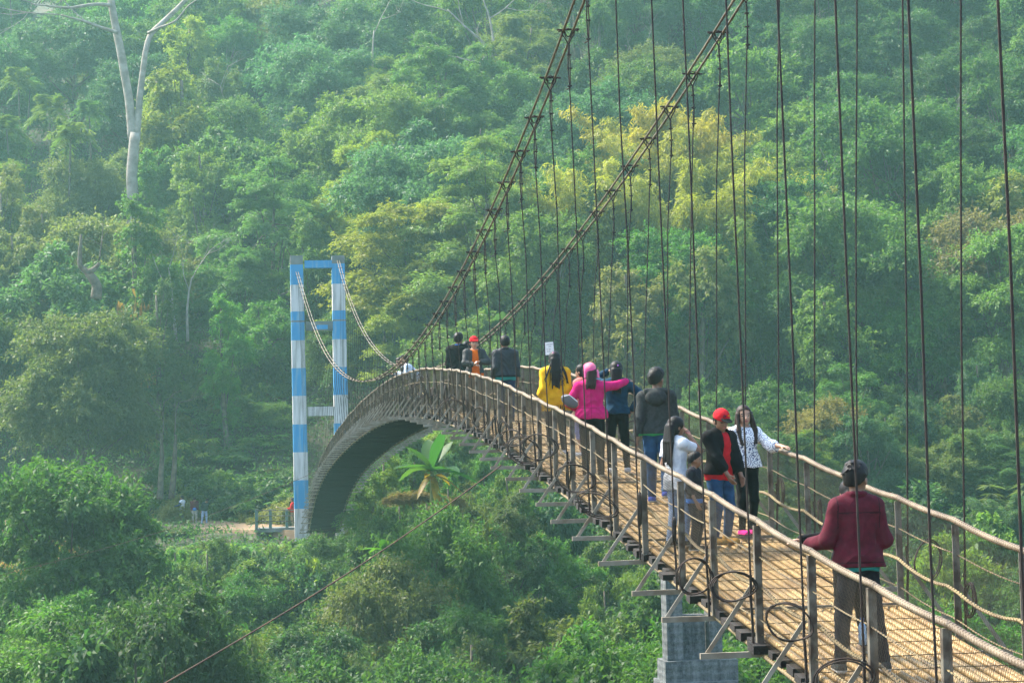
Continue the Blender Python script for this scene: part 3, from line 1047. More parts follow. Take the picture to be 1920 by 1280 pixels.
def strand_mat(m, c1, c2, metal, rough, per_v, bump, lean=1.0, spec=0.5):
    t, out = nt(m)
    uv = N(t, 'ShaderNodeUVMap')
    sep = N(t, 'ShaderNodeSeparateXYZ'); t.links.new(uv.outputs[0], sep.inputs[0])
    a = N(t, 'ShaderNodeMath', operation='MULTIPLY'); a.inputs[1].default_value = lean
    t.links.new(sep.outputs[0], a.inputs[0])
    b = N(t, 'ShaderNodeMath', operation='MULTIPLY_ADD'); b.inputs[1].default_value = per_v
    t.links.new(sep.outputs[1], b.inputs[0]); t.links.new(a.outputs[0], b.inputs[2])
    fr = N(t, 'ShaderNodeMath', operation='MULTIPLY'); fr.inputs[1].default_value = 2 * math.pi; t.links.new(b.outputs[0], fr.inputs[0])
    sn = N(t, 'ShaderNodeMath', operation='SINE'); t.links.new(fr.outputs[0], sn.inputs[0])
    bp = N(t, 'ShaderNodeBump'); bp.inputs['Strength'].default_value = bump; bp.inputs['Distance'].default_value = 0.012
    t.links.new(sn.outputs[0], bp.inputs['Height'])
    tc = N(t, 'ShaderNodeTexCoord')
    n = N(t, 'ShaderNodeTexNoise'); n.inputs['Scale'].default_value = 2.3; n.inputs['Detail'].default_value = 6
    t.links.new(tc.outputs['Object'], n.inputs['Vector'])
    r = N(t, 'ShaderNodeValToRGB'); r.color_ramp.elements[0].position = .36; r.color_ramp.elements[1].position = .62
    r.color_ramp.elements[0].color, r.color_ramp.elements[1].color = (*c2, 1), (*c1, 1)
    t.links.new(n.outputs['Fac'], r.inputs[0])
    p = N(t, 'ShaderNodeBsdfPrincipled'); p.inputs['Metallic'].default_value = metal; p.inputs['Roughness'].default_value = rough
    p.inputs['Specular IOR Level'].default_value = spec
    t.links.new(r.outputs[0], p.inputs['Base Color']); t.links.new(bp.outputs[0], p.inputs['Normal']); t.links.new(p.outputs[0], out.inputs[0])


strand_mat(STRAND, (0.47, 0.31, 0.125), (0.25, 0.15, 0.055), 0.25, 0.4, 14, 0.22, 2.0)
RAILM = bpy.data.materials.new('weathered_rail_rope')
strand_mat(RAILM, (0.19, 0.142, 0.085), (0.10, 0.068, 0.038), 0.15, 0.55, 22, 0.6, 2.0)
ROPE = bpy.data.materials.new('yellowed_rope')
strand_mat(ROPE, (0.25, 0.185, 0.075), (0.14, 0.095, 0.04), 0.1, 0.6, 18, 0.8, 2.0)
CABLEM = mat_pbr('cable_steel', (0.24, 0.19, 0.12), 0.5, 0.5, col2=(0.12, 0.08, 0.05), scale=5)
WIRE = mat_pbr('rusty_wire', (0.034, 0.018, 0.011), 0.8, 0.1, col2=(0.013, 0.008, 0.006), scale=9)
NETM = mat_pbr('netting_wire', (0.095, 0.070, 0.036), 0.75, 0.1, col2=(0.048, 0.034, 0.018), scale=4)
POSTM = mat_pbr('post_steel', (0.17, 0.15, 0.115), 0.65, 0.2, col2=(0.06, 0.04, 0.026), scale=6, contrast=(.4, .55))
BEAMM = mat_pbr('outrigger_steel', (0.33, 0.30, 0.235), 0.65, 0.2, col2=(0.20, 0.155, 0.10), scale=5)
DARKW = mat_pbr('dark_timber', (0.022, 0.017, 0.014), 0.95, col2=(0.010, 0.008, 0.007), scale=7, bump=0.3)

bridge = empty('suspension_bridge', (0, 0, 0), label='humped suspension footbridge with rope decking, wire netting and hanging cables', cat='bridge')
YS, YE = -2.0, 110.5


def ropes(name, lines, mat, r, n=6, parent=bridge):
    """several smooth ropes in one mesh with uv along the length; lines: list of (k,3) arrays"""
    V, Fc, UV, off = [], [], [], 0
    for P in lines:
        P = np.asarray(P, float); m = len(P)
        T = np.gradient(P, axis=0); T = unit(T)
        A = unit(np.cross(T, [0, 0, 1.0]) + 1e-9); B = np.cross(A, T)
        q = np.linspace(0, 2 * np.pi, n + 1)
        ring = A[:, None] * np.cos(q)[None, :, None] + B[:, None] * np.sin(q)[None, :, None]
        rr = r(P) if callable(r) else r
        v = P[:, None] + ring * (rr if np.isscalar(rr) else rr[:, :, None])
        s = np.r_[0, np.cumsum(np.linalg.norm(np.diff(P, axis=0), axis=1))]
        uv = np.stack(np.broadcast_arrays((q / (2 * np.pi))[None, :], s[:, None]), -1)
        V.append(v.reshape(-1, 3)); UV.append(uv.reshape(-1, 2))
        i = np.arange((m - 1) * n); a = (i // n) * (n + 1) + i % n
        Fc.append(np.stack([a, a + 1, a + n + 2, a + n + 1], 1) + off)
        off += m * (n + 1)
    return mesh_np(name, np.concatenate(V), np.concatenate(Fc), mat, parent, True, uv=np.concatenate(UV))


# deck: wire ropes laid side by side along the bridge
yy = np.linspace(YS, YE, 190)
dz = deck_z(yy)
nS = 18
lines = []
for k in range(nS):
    x = XL + 0.03 + (XR - XL - 0.06) * (k + 0.5) / nS
    w = 0.009 * np.sin(yy * rng.uniform(.2, .5) + rng.uniform(0, 6)) + rng.uniform(-.004, .004)
    lines.append(np.stack([x + w, yy, dz - 0.034 + 0.006 * np.sin(yy * 1.7 + k * 2.1) + rng.uniform(-.009, .006)], 1))
deck = ropes('deck', lines, STRAND, 0.0315, 8)
mb = MB()
y = YS + 0.1
while y < YE:
    z = float(deck_z(y)) - 0.118 + rng.uniform(-.01, .01); sl = float(deck_z(y + .1) - deck_z(y - .1)) / .2
    mb.bar((XL - 0.04 + rng.uniform(-.06, .04), y, z), (XR + 0.06 + rng.uniform(-.03, .03), y, z), rng.uniform(.12, .2), rng.uniform(.05, .075), up=(0, -sl, 1))
    y += 0.286
mb.build('cross_beams', DARKW, deck)
ed = [np.stack([np.full_like(yy, x), yy, dz - 0.165], 1) for x in (XL + 0.0, XR - 0.0)]
ropes('bearer_ropes', ed, ROPE, 0.022, 6, deck)
thin = []
y = YS + 0.2; k = 0
while y < YE:
    xx = np.linspace(XL - 0.01, XR + 0.01, 9)
    thin.append(np.stack([xx, y + 0.012 * np.sin(xx * 9 + y), float(deck_z(y)) + 0.006 + 0.003 * np.sin(xx * 70)], 1))
    y += 0.5 + rng.uniform(-.06, .06); k += 1
ropes('cross_ties', thin, ROPE, 0.0045, 5, deck)
for y in (13.7, 17.4, 21.2, 25.9, 31.0, 36.5):
    z = float(deck_z(y)) + 0.016
    MB().bar((XL + 0.02, y, z), (XR - 0.02, y, z), 0.03, 0.022).build('cross_bar', POSTM, bridge)

# post positions
PL = [14.89 - 1.44 * k for k in range(11, 0, -1)] + [14.89, 16.43, 17.96, 19.27, 20.98, 22.57, 23.92, 25.35, 26.71, 28.07, 29.52, 30.9, 32.16] + [32.16 + 1.43 * k for k in range(1, 56)]
PR = [14.73 + 1.43 * k for k in range(-10, 68)]
PL = [y for y in PL if y < 110]; PR = [y for y in PR if y < 110]


def sagline(ys, h, sag, X, seed, fine=0.25):
    """rope that hangs a little between the posts"""
    a = np.arange(YS, YE, fine)
    ph = np.interp(a, ys, np.arange(len(ys)))
    f = ph - np.floor(ph)
    return np.stack([np.full_like(a, X) + 0.012 * np.sin(a * .9 + seed), a, deck_z(a) + h - sag * 4 * f * (1 - f) + 0.02 * vnoise(a, a * 0, 2.1, seed)], 1)


for side, (X, ys, inn) in enumerate(((XL, PL, 1), (XR, PR, -1))):
    a = sagline(ys, RAIL_H, 0.018, X, 3 + side, 0.035)
    a = a[a[:, 1] > 0]
    def rr(P):
        q = np.linspace(0, 2 * np.pi, 13)
        return 0.027 * (1 + 0.05 * np.cos(5 * (q[None, :] - P[:, 1:2] * 2 * np.pi / 0.30)) + 0.06 * vnoise(P[:, 1:2], P[:, 1:2] * 0, .13, 4))
    ropes('handrail', [a], RAILM, rr, 12)
    ropes('lower_rope', [sagline(ys, 0.40, 0.06, X + inn * 0.03, 8 + side)], ROPE, 0.016, 6)
    ropes('thin_rope', [sagline(ys, 0.66, 0.02, X - inn * 0.01, 12 + side), sagline(ys, 0.13, 0.03, X, 15 + side)], ROPE, 0.0065, 5)


# netting: crossed wires from deck edge to handrail
def netting(X, y0, y1, cell, r):
    n = int((y1 - y0) / cell)
    hgt = RAIL_H + 0.04
    k = 13
    V, Fc, off = [], [], 0
    ys = y0 + np.arange(n) * cell
    for sg in (-1, 1):
        t = np.linspace(0, 1, k)
        Y = ys[:, None] + sg * (t - 0.5)[None, :] * 0.62 * hgt + 0.18 * cell * np.sin(t * 40 + ys[:, None] * 3)
        Z = deck_z(Y) - 0.06 + t[None, :] * hgt
        Xx = X + 0.02 * vnoise(Y, Z, 0.6, 31) + sg * 0.0015
        P = np.stack([Xx, Y, Z], -1)
        for dx, dyz in ((r, 0.0), (-0.5 * r, 0.87 * r), (-0.5 * r, -0.87 * r)):
            Q = P.copy(); Q[..., 0] += dx; Q[..., 1] += dyz
            V.append(Q.reshape(-1, 3))
        i = np.arange(n * (k - 1)); a = (i // (k - 1)) * k + i % (k - 1)
        m = n * k
        for s in range(3):
            s2 = (s + 1) % 3
            Fc.append(off + np.stack([a + s * m, a + s2 * m, a + 1 + s2 * m, a + 1 + s * m], 1))
        off += 3 * m
    return np.concatenate(V), np.concatenate(Fc)


for X in (XL, XR):
    A = netting(X, 5, 30, 0.034, 0.0011); A2 = netting(X, 30, 62, 0.034, 0.0012); B = netting(X, 62, 109.5, 0.05, 0.0026)
    mesh_np('netting', np.concatenate([A[0], A2[0], B[0]]), np.concatenate([A[1], A2[1] + len(A[0]), B[1] + len(A[0]) + len(A2[0])]), NETM, bridge)

# main cables in pairs, clamps, hangers with their coiled ends
yc = np.linspace(-3, 111.2, 150)
for fn, cx in ((cabL, cxL), (cabR, cxR)):
    for dx in (-0.06, 0.06):
        ropes('main_cable', [np.stack([cx(yc) + dx, yc, fn(yc)], 1)], CABLEM, 0.0165, 8)


def coil(mb, c, ry, rz, turns, tilt, th):
    """loose loops of spare wire tied beside a post, standing out from the netting at the angle th"""
    n = 26
    hx, hy = math.sin(th), math.cos(th)
    for k in range(turns):
        a0 = rng.uniform(0, 6.28)
        f1, f2 = rng.uniform(.86, 1.08, 2)
        pts = []
        for i in range(n + 3):
            q = a0 + 2 * math.pi * i / n
            y, z = ry * f1 * math.cos(q), rz * f2 * math.sin(q)
            y, z = y * math.cos(tilt) - z * math.sin(tilt), y * math.sin(tilt) + z * math.cos(tilt)
            y += 0.01 * math.sin(3 * q + k)
            pts.append((c[0] + hx * y + hy * .012 * k, c[1] + hy * y - hx * .012 * k, c[2] + z + 0.008 * math.sin(2 * q)))
        mb.tube(pts, 0.0072, 5)


COILS = {15.5: (0.36, 0.165, 0.50)}
far = {'post': MB(), 'outrigger': MB(), 'brace': MB(), 'hanger': MB(), 'clamp': MB()}


def add_part(key, name, mat, build, Y):
    if 8.0 < Y < 56:
        mb = MB(); build(mb)
        return mb.build(name, mat, bridge)
    build(far[key])
    return None


for side, (X, ys, out, fn, cx) in enumerate(((XL, PL, -1, cabL, cxL), (XR, PR, 1, cabR, cxR))):
    for i, Y in enumerate(ys):
        z = float(deck_z(Y)); zb = z - 0.15
        lean = rng.uniform(-.025, .025)
        xo = X + out * 0.03

        def post(mb):
            h = RAIL_H + 0.12
            # an angle section: two plates
            mb.bar((xo, Y, zb), (xo, Y + lean, zb + h), 0.012, 0.052, up=(0, 1, 0))
            mb.bar((xo - out * 0.03, Y - 0.0205, zb), (xo - out * 0.03, Y - 0.0205 + lean, zb + h), 0.047, 0.011, up=(0, 1, 0))
        add_part('post', 'post', POSTM, post, Y)

        def outr(mb):
            L = 0.50 + rng.uniform(-.03, .03)
            mb.bar((X - out * 0.06, Y + 0.045, zb - 0.025), (X + out * (0.02 + L), Y + 0.045, zb - 0.025 + rng.uniform(-.01, .01)), 0.035, 0.05)
        add_part('outrigger', 'outrigger', BEAMM, outr, Y)

        def brc(mb):
            mb.bar((X + out * 0.46, Y + 0.07, zb - 0.02), (X + out * 0.045, Y + 0.055, zb + 0.56), 0.011, 0.035)
        add_part('brace', 'brace', BEAMM, brc, Y)

        yt = Y - 0.05 + (rng.uniform(-.03, .03))
        xt, zt = float(cx(yt)), float(fn(yt))
        k1, k2 = rng.uniform(-.02, .02, 2)
        lo = zb + 0.02
        near = 8 < Y < 56

        def hang(mb):
            top = zt - 0.16
            H = top - lo
            if H < 0.3: top = zt - 0.02; H = top - lo
            kk = min(0.55, H * 0.4)
            pts = [(xt, yt, top), (xt + 0.012 * out, yt, top - kk * .5), (xt * .98 + .02 * (X + out * .06), yt + k1 * .3, top - kk)]
            for t in (0.3, 0.5, 0.7, 0.85):
                pts.append((xt + (X + out * 0.07 - xt) * t + k1 * math.sin(t * 7), yt + (Y - yt) * t + k2 * math.sin(t * 9), top + (lo - top) * t))
            pts = sorted(pts, key=lambda p: -p[2])
            pts.append((X + out * 0.07, Y - 0.01, lo))
            mb.tube(pts, 0.0088, 6)
            if near:
                # doubled-back end under the clamp and knots
                mb.tube([(xt + .012, yt + .012, top + .02), (xt + .02, yt + .02, top - kk * .5), (xt + 0.012, yt + .01, top - kk * 0.98), (xt + .05 * rng.uniform(-1, 1), yt + .05, top - kk * 1.02)], 0.0085, 5)
                for q in (0.25, 0.55, 0.95):
                    mb.tube([(xt - .02, yt, top - kk * q), (xt + .035, yt + .012, top - kk * q + .004)], 0.011, 5)
                # the wire is wound thicker along the post
                mb.tube([(X + out * 0.075, Y - .012, z + 0.5), (X + out * 0.082, Y - .022, z + .3), (X + out * 0.07, Y - .015, z + .1), (X + out * 0.07, Y - .02, lo - 0.02)], 0.012, 5)
        ho = add_part('hanger', 'hanger', WIRE, hang, Y)
        if ho is not None and 9 < Y < 50:
            mb = MB()
            for rep in range(1):
                big = rng.random() < .6
                ry = rng.uniform(.15, .27) if big else rng.uniform(.08, .15)
                rz_ = rng.uniform(.12, .2)
                th = out * rng.uniform(.7, 1.5) if big else rng.uniform(-.6, .6)
                coil(mb, (X + out * (0.075 + ry * .8 * abs(math.sin(th))), Y - ry * .8 * math.cos(th), z + rng.uniform(.2, .45)), ry, rz_, 2 if rng.random() < .6 else 3, rng.uniform(-.4, .4), th)
            mb.build('wire_coil', WIRE, ho)

        def clampf(mb):
            w = 0.14
            mb.tube([(xt - w, yt, zt + 0.012 + rng.uniform(-.01, .01)), (xt + w, yt, zt + 0.012 + rng.uniform(-.015, .015))], 0.012, 6)
            mb.tube([(xt - w * .85, yt + .02, zt - .008), (xt, yt, zt + .03), (xt + w * .85, yt - .02, zt - .004)], 0.009, 5)
            if near:
                for s in (-1, 1):
                    mb.tube([(xt + s * .085, yt, zt + .02), (xt + s * .07, yt, zt - .05), (xt + s * .035, yt, zt - .10), (xt, yt, zt - .17)], 0.009, 5)
                    mb.tube([(xt + s * .06, yt - .01, zt + .03), (xt + s * .02, yt, zt - .06), (xt - s * .03, yt, zt - .08), (xt - s * .06, yt + .01, zt + .03)], 0.007, 5)
        add_part('clamp', 'clamp', WIRE, clampf, Y)

for key, m in (('post', POSTM), ('outrigger', BEAMM), ('brace', BEAMM), ('hanger', WIRE), ('clamp', WIRE)):
    tag(far[key].build(key, m, bridge), kind='stuff')


# ------------------------------------------------------------------ the far tower
BLUE = mat_pbr('tower_blue_paint', (0.03, 0.24, 0.47), 0.8, col2=(0.15, 0.31, 0.43), scale=1.0, bump=0.15, bscale=9, detail=8, vec=(5, 5, .7), contrast=(.32, .52))
WHITE = mat_pbr('tower_white_paint', (0.56, 0.54, 0.53), 0.85, col2=(0.27, 0.26, 0.24), scale=1.0, bump=0.2, bscale=9, detail=8, vec=(5, 5, .6), contrast=(.3, .55))
CONC = mat_pbr('weathered_concrete', (0.19, 0.20, 0.19), 0.9, col2=(0.09, 0.105, 0.10), scale=1.2, bump=0.4, bscale=6)
tower = empty('bridge_tower', (5.3, 111, -4.9), label='tall blue and white banded concrete tower at the far bridge end', cat='tower')
TY = 111.3


def column(px_top, px_bot, edges):
    """edges: photo rows of the paint bands from the top down"""
    pt, pb = at_y(px_top, 480, TY), at_y(px_bot, 985, TY)
    H = pt.z - pb.z
    V, Fc, mi = [], [], []
    lv = [(480 if k == 0 else y, m) for k, (y, m) in enumerate(edges)]
    rows = [y for y, _ in lv] + [1030]
    o = Vector((5.3, 111, -4.9))
    for y in rows:
        f = (y - 480) / 505
        c = pt + (pb - pt) * f - o
        w = 0.35 + 0.05 * f
        for dx, dy in ((-w, -.32), (w, -.32), (w, .32), (-w, .32)): V.append((c.x + dx, c.y + dy, c.z))
    for r in range(len(rows) - 1):
        for k in range(4):
            a = r * 4 + k; b = r * 4 + (k + 1) % 4
            Fc.append((a, b, b + 4, a + 4)); mi.append(lv[r][1])
    Fc.append((0, 3, 2, 1)); mi.append(2)
    Fc = [tuple(reversed(f)) for f in Fc]
    return mesh_np('column', V, Fc, [BLUE, WHITE, CONC], tower, mi=mi)


ba = [(480, 2), (497, 0), (535, 1), (585, 0), (602, 2), (605, 0), (639, 1), (691, 0), (743, 1), (796, 0), (848, 1), (900, 0), (953, 1)]
column(555.5, 566, ba); column(633.5, 643, [(y - (2 if k else 0), m) for k, (y, m) in enumerate(ba)])
for y0, y1, mat in ((489, 503, BLUE), (603, 620, CONC), (763, 780, WHITE)):
    a, b_ = at_y(558 + (y0 - 480) * .02, y0, TY), at_y(558 + (y0 - 480) * .02, y1, TY)
    e1 = at_y(636 + (y0 - 480) * .02, y0, TY)
    MB().box(((a.x + e1.x) / 2 - 5.3, TY - 111, (a.z + b_.z) / 2 + 4.9), (e1.x - a.x - 0.74, 0.46, a.z - b_.z)).build('cross_beam', mat, tower)
a, b_ = at_y(560, 609, TY), at_y(560, 619, TY)
e1 = at_y(638, 610, TY)
MB().box(((a.x + e1.x) / 2 - 5.3 + .1, TY - 111 - 0.233, (a.z + b_.z) / 2 + 4.9), ((e1.x - a.x) * .3, 0.012, (a.z - b_.z) * .8)).build('paint_patch', BLUE, tower)

# ------------------------------------------------------------------ path, path railing, pier, guy ropes
EARTH = mat_pbr('trodden_earth', (0.31, 0.20, 0.11), 0.95, col2=(0.20, 0.13, 0.07), scale=0.9, bump=0.3, bscale=7)
ctr = [(6.2, 112.2, -4.62), (4.2, 113.2, -4.62), (2.0, 115.2, -4.62), (-1.0, 117.6, -4.60), (-3.5, 119.6, -4.5), (-7, 121, -4.45), (-14, 123, -4.2)]
wid = [1.7, 1.7, 1.5, 1.2, 1.1, 1.1, 1.1]
V, Fc = [], []
cc = np.array(ctr); tt = np.linspace(0, len(ctr) - 1, 30)
C = np.stack([np.interp(tt, range(len(ctr)), cc[:, k]) for k in range(3)], 1)
W = np.interp(tt, range(len(ctr)), wid)
T = unit(np.gradient(C, axis=0)); S = unit(np.cross(T, [0, 0, 1.0]))
for c, s, w in zip(C, S, W):
    for dz_, k in ((-1.1, 1.35), (0.26, 1.0), (0.08, 0.0), (-0.10, -1.0), (-1.4, -1.35)): V.append(c + s * w * k + np.array([0, 0, dz_ + 0.02 * rng.standard_normal()]))
for i in range(len(C) - 1):
    for k in range(4):
        a = i * 5 + k
        Fc.append((a, a + 1, a + 6, a + 5))
o = mesh_np('path', V, [tuple(reversed(f)) for f in Fc], EARTH, smooth=False)
tag(o, 'bare earth footpath leading away from the bridge tower', 'path', kind='structure')

GREENP = mat_pbr('green_post_paint', (0.07, 0.15, 0.13), 0.8, col2=(0.12, 0.14, 0.11), scale=4)
rail = empty('path_railing', tuple(at_y(508, 985, 112.0)), label='low railing of three green posts and thin rails beside the path', cat='railing')
o0 = Vector(rail.location)
pp = []
for x in (481, 507, 538):
    b0 = at_y(x, 986, 112.0) - o0; t0 = at_y(x - .3, 954, 112.0) - o0
    pp.append((b0, t0))
    MB().bar(b0 - Vector((0, 0, .2)), t0, 0.16, 0.16, up=(0, 1, 0)).build('post', GREENP, rail)
for f in (0.93, 0.62, 0.30):
    mb = MB()
    mb.tube([b0 + (t0 - b0) * f - Vector((0, .1, 0)) for b0, t0 in pp] + [Vector((at_y(562, 985 - 31 * f, 112.0) - o0))], 0.03, 6)
    mb.build('rail', POSTM, rail)

slab = MB()
a, b_ = at_y(478, 990, 112.0), at_y(556, 990, 112.0)
slab.box(((a.x + b_.x) / 2, 112.7, a.z - 0.12), (b_.x - a.x, 1.6, 0.22))
for x in (486, 512, 540):
    p = at_y(x, 1000, 112.0)
    slab.box((p.x, 112.4, p.z - 0.9), (0.16, 0.16, 1.9))
tag(slab.build('footbridge_slab', CONC), 'thin concrete slab on stub legs under the path railing', 'slab')

pier = empty('concrete_pier', tuple(at_y(1290, 1300, 58)), label='grey weathered concrete pier with a recessed panel below the near deck', cat='pier')
o0 = Vector(pier.location)
u = lambda x, y: at_y(x, y, 58) - o0
STAIN = bpy.data.materials.new('stained_concrete')
t, out = nt(STAIN)
tc = N(t, 'ShaderNodeTexCoord'); mp = N(t, 'ShaderNodeMapping'); mp.inputs['Scale'].default_value = (5, 5, 0.8)
t.links.new(tc.outputs['Object'], mp.inputs['Vector'])
n1 = N(t, 'ShaderNodeTexNoise'); n1.inputs['Scale'].default_value = 1.0; n1.inputs['Detail'].default_value = 7; n1.inputs['Roughness'].default_value = .7
t.links.new(mp.outputs[0], n1.inputs['Vector'])
n2 = N(t, 'ShaderNodeTexNoise'); n2.inputs['Scale'].default_value = 9.0; n2.inputs['Detail'].default_value = 8; n2.inputs['Roughness'].default_value = .8
t.links.new(tc.outputs['Object'], n2.inputs['Vector'])
ad = N(t, 'ShaderNodeMath', operation='ADD'); t.links.new(n1.outputs['Fac'], ad.inputs[0]); t.links.new(n2.outputs['Fac'], ad.inputs[1])
rp = N(t, 'ShaderNodeValToRGB'); rp.color_ramp.elements[0].position = .78 / 2 + .02; rp.color_ramp.elements[1].position = .60
rp.color_ramp.elements[0].color, rp.color_ramp.elements[1].color = (.035, .04, .04, 1), (.17, .18, .175, 1)
hf = N(t, 'ShaderNodeMath', operation='MULTIPLY'); hf.inputs[1].default_value = .5
t.links.new(ad.outputs[0], hf.inputs[0]); t.links.new(hf.outputs[0], rp.inputs[0])
wv = N(t, 'ShaderNodeTexWave', bands_direction='Z'); wv.inputs['Scale'].default_value = 1.3; wv.inputs['Distortion'].default_value = 1.5
t.links.new(tc.outputs['Object'], wv.inputs['Vector'])
bp = N(t, 'ShaderNodeBump'); bp.inputs['Strength'].default_value = .5; bp.inputs['Distance'].default_value = .03
sm = N(t, 'ShaderNodeMath', operation='ADD'); t.links.new(wv.outputs['Fac'], sm.inputs[0]); t.links.new(n2.outputs['Fac'], sm.inputs[1])
t.links.new(sm.outputs[0], bp.inputs['Height'])
pb_ = N(t, 'ShaderNodeBsdfPrincipled'); pb_.inputs['Roughness'].default_value = .95
t.links.new(rp.outputs[0], pb_.inputs['Base Color']); t.links.new(bp.outputs[0], pb_.inputs['Normal']); t.links.new(pb_.outputs[0], out.inputs[0])
def blk(x0, y0, x1, y1, d0, d1, name, m=STAIN):
    p, q_ = u(x0, y0), u(x1, y1)
    bb = bmesh.new()
    vs = MB().box(((p.x + q_.x) / 2, (d0 + d1) / 2, (p.z + q_.z) / 2), (q_.x - p.x, d1 - d0, p.z - q_.z))
    return vs.build(name, m, pier)
blk(1242, 1040, 1277, 1236, -.35, .35, 'column'); blk(1322, 1040, 1350, 1236, -.35, .35, 'column')
blk(1277.3, 1152, 1321.7, 1236, -.12, .28, 'panel')
blk(1240, 1236.5, 1376, 1275, -.55, .6, 'footing'); blk(1236, 1275.5, 1384, 1700, -.75, .8, 'footing')

GUY = mat_pbr('guy_rope', (0.11, 0.055, 0.024), 0.8, 0.1, col2=(0.06, 0.03, 0.016), scale=3)
def guy(pts, r, label):
    o = ropes('guy_rope', [np.array(pts)], GUY, r, 6, None)
    return tag(o, label, 'rope')
A, B = at_x(940, 872, XL - 0.5), at_y(308, 1281, 19.5)
B2 = at_y(262, 1312, 18.0)
guy([A + (B - A) * t + Vector((0, 0, -.10 * math.sin(math.pi * t))) for t in np.linspace(0, 1, 20)] + [B2, B2 + (B2 - B).normalized() * 8], 0.0085, 'taut rusty guy rope running down from the near deck edge')
A, B = at_x(601, 880, XL - 0.4), at_y(0, 1078, 66)
guy([A + (B - A) * t + Vector((0, 0, -.35 * math.sin(math.pi * t))) for t in np.linspace(0, 1, 20)] + [B + Vector((-9, -8, -2.6))], 0.008, 'thin faint guy wire crossing in front of the huge bushy tree')

# paper notice tied to a hanger
PAPER = mat_pbr('paper', (0.80, 0.80, 0.80), 0.8, col2=(0.74, 0.75, 0.76), scale=9)
INK = mat_pbr('ink', (0.10, 0.11, 0.13), 0.8)
yp = 30.3
pc = at_y(1030, 653, yp)
sign = empty('paper_notice', tuple(pc), rad(-6), label='white paper notice with a few dark lines, tied to a hanger above the yellow shawl', cat='notice')
sign.rotation_euler = (0, rad(-4), rad(-4))
MB().box((0, 0, 0), (0.135, 0.004, 0.195)).build('sheet', PAPER, sign)
mb = MB()
for z, segs in ((0.062, ((-.035, .05),)), (0.03, ((-.01, .03),)), (-0.012, ((-.045, -.02), (-.012, .01))), (-0.045, ((-.04, -.018), (-.008, .016)))):
    for x0, x1 in segs:
        x = x0
        while x < x1:
            w = rng.uniform(.006, .010)
            mb.box((x + w / 2, -0.0032, z + rng.uniform(-.002, .002)), (w, 0.0014, rng.uniform(.008, .012)))
            x += w + .004
mb.build('lettering', INK, sign)
# ------------------------------------------------------------------ people: smooth bodies grown from distance fields
def surface_nets(g, org, h):
    s = g < 0
    nx, ny, nz = g.shape
    c = np.zeros((nx - 1, ny - 1, nz - 1), int)
    for i in (0, 1):
        for j in (0, 1):
            for k in (0, 1): c += s[i:nx - 1 + i, j:ny - 1 + j, k:nz - 1 + k]
    act = (c > 0) & (c < 8)
    idx = -np.ones(act.shape, int)
    A = np.argwhere(act)
    idx[act] = np.arange(len(A))
    acc = np.zeros((len(A), 3)); cnt = np.zeros(len(A))
    corner = [(i, j, k) for i in (0, 1) for j in (0, 1) for k in (0, 1)]
    G = {q: g[A[:, 0] + q[0], A[:, 1] + q[1], A[:, 2] + q[2]] for q in corner}
    for q in corner:
        for ax in range(3):
            if q[ax]: continue
            r = list(q); r[ax] = 1; r = tuple(r)
            a, b = G[q], G[r]
            m = (a < 0) != (b < 0)
            t = np.where(m, a / np.where(a - b == 0, 1e-9, a - b), 0)
            p = np.tile(np.array(q, float), (len(A), 1)); p[:, ax] = t
            acc[m] += p[m]; cnt[m] += 1
    V = (A + acc / cnt[:, None]) * h + org
    F_ = []
    for ax in range(3):
        sl0 = [slice(None)] * 3; sl1 = [slice(None)] * 3
        sl0[ax] = slice(0, -1); sl1[ax] = slice(1, None)
        a, b = s[tuple(sl0)], s[tuple(sl1)]
        E = np.argwhere(a != b)
        u, v = [x for x in range(3) if x != ax]
        E = E[(E[:, u] > 0) & (E[:, v] > 0) & (E[:, u] < g.shape[u] - 1) & (E[:, v] < g.shape[v] - 1)]
        if not len(E): continue
        def at(du, dv):
            Q = E.copy(); Q[:, u] += du; Q[:, v] += dv
            return idx[Q[:, 0], Q[:, 1], Q[:, 2]]
        q = np.stack([at(-1, -1), at(0, -1), at(0, 0), at(-1, 0)], 1)
        ins = a[E[:, 0], E[:, 1], E[:, 2]]
        flip = ins if ax != 1 else ~ins
        q[~flip] = q[~flip][:, ::-1]
        F_.append(q)
    return V, np.concatenate(F_)


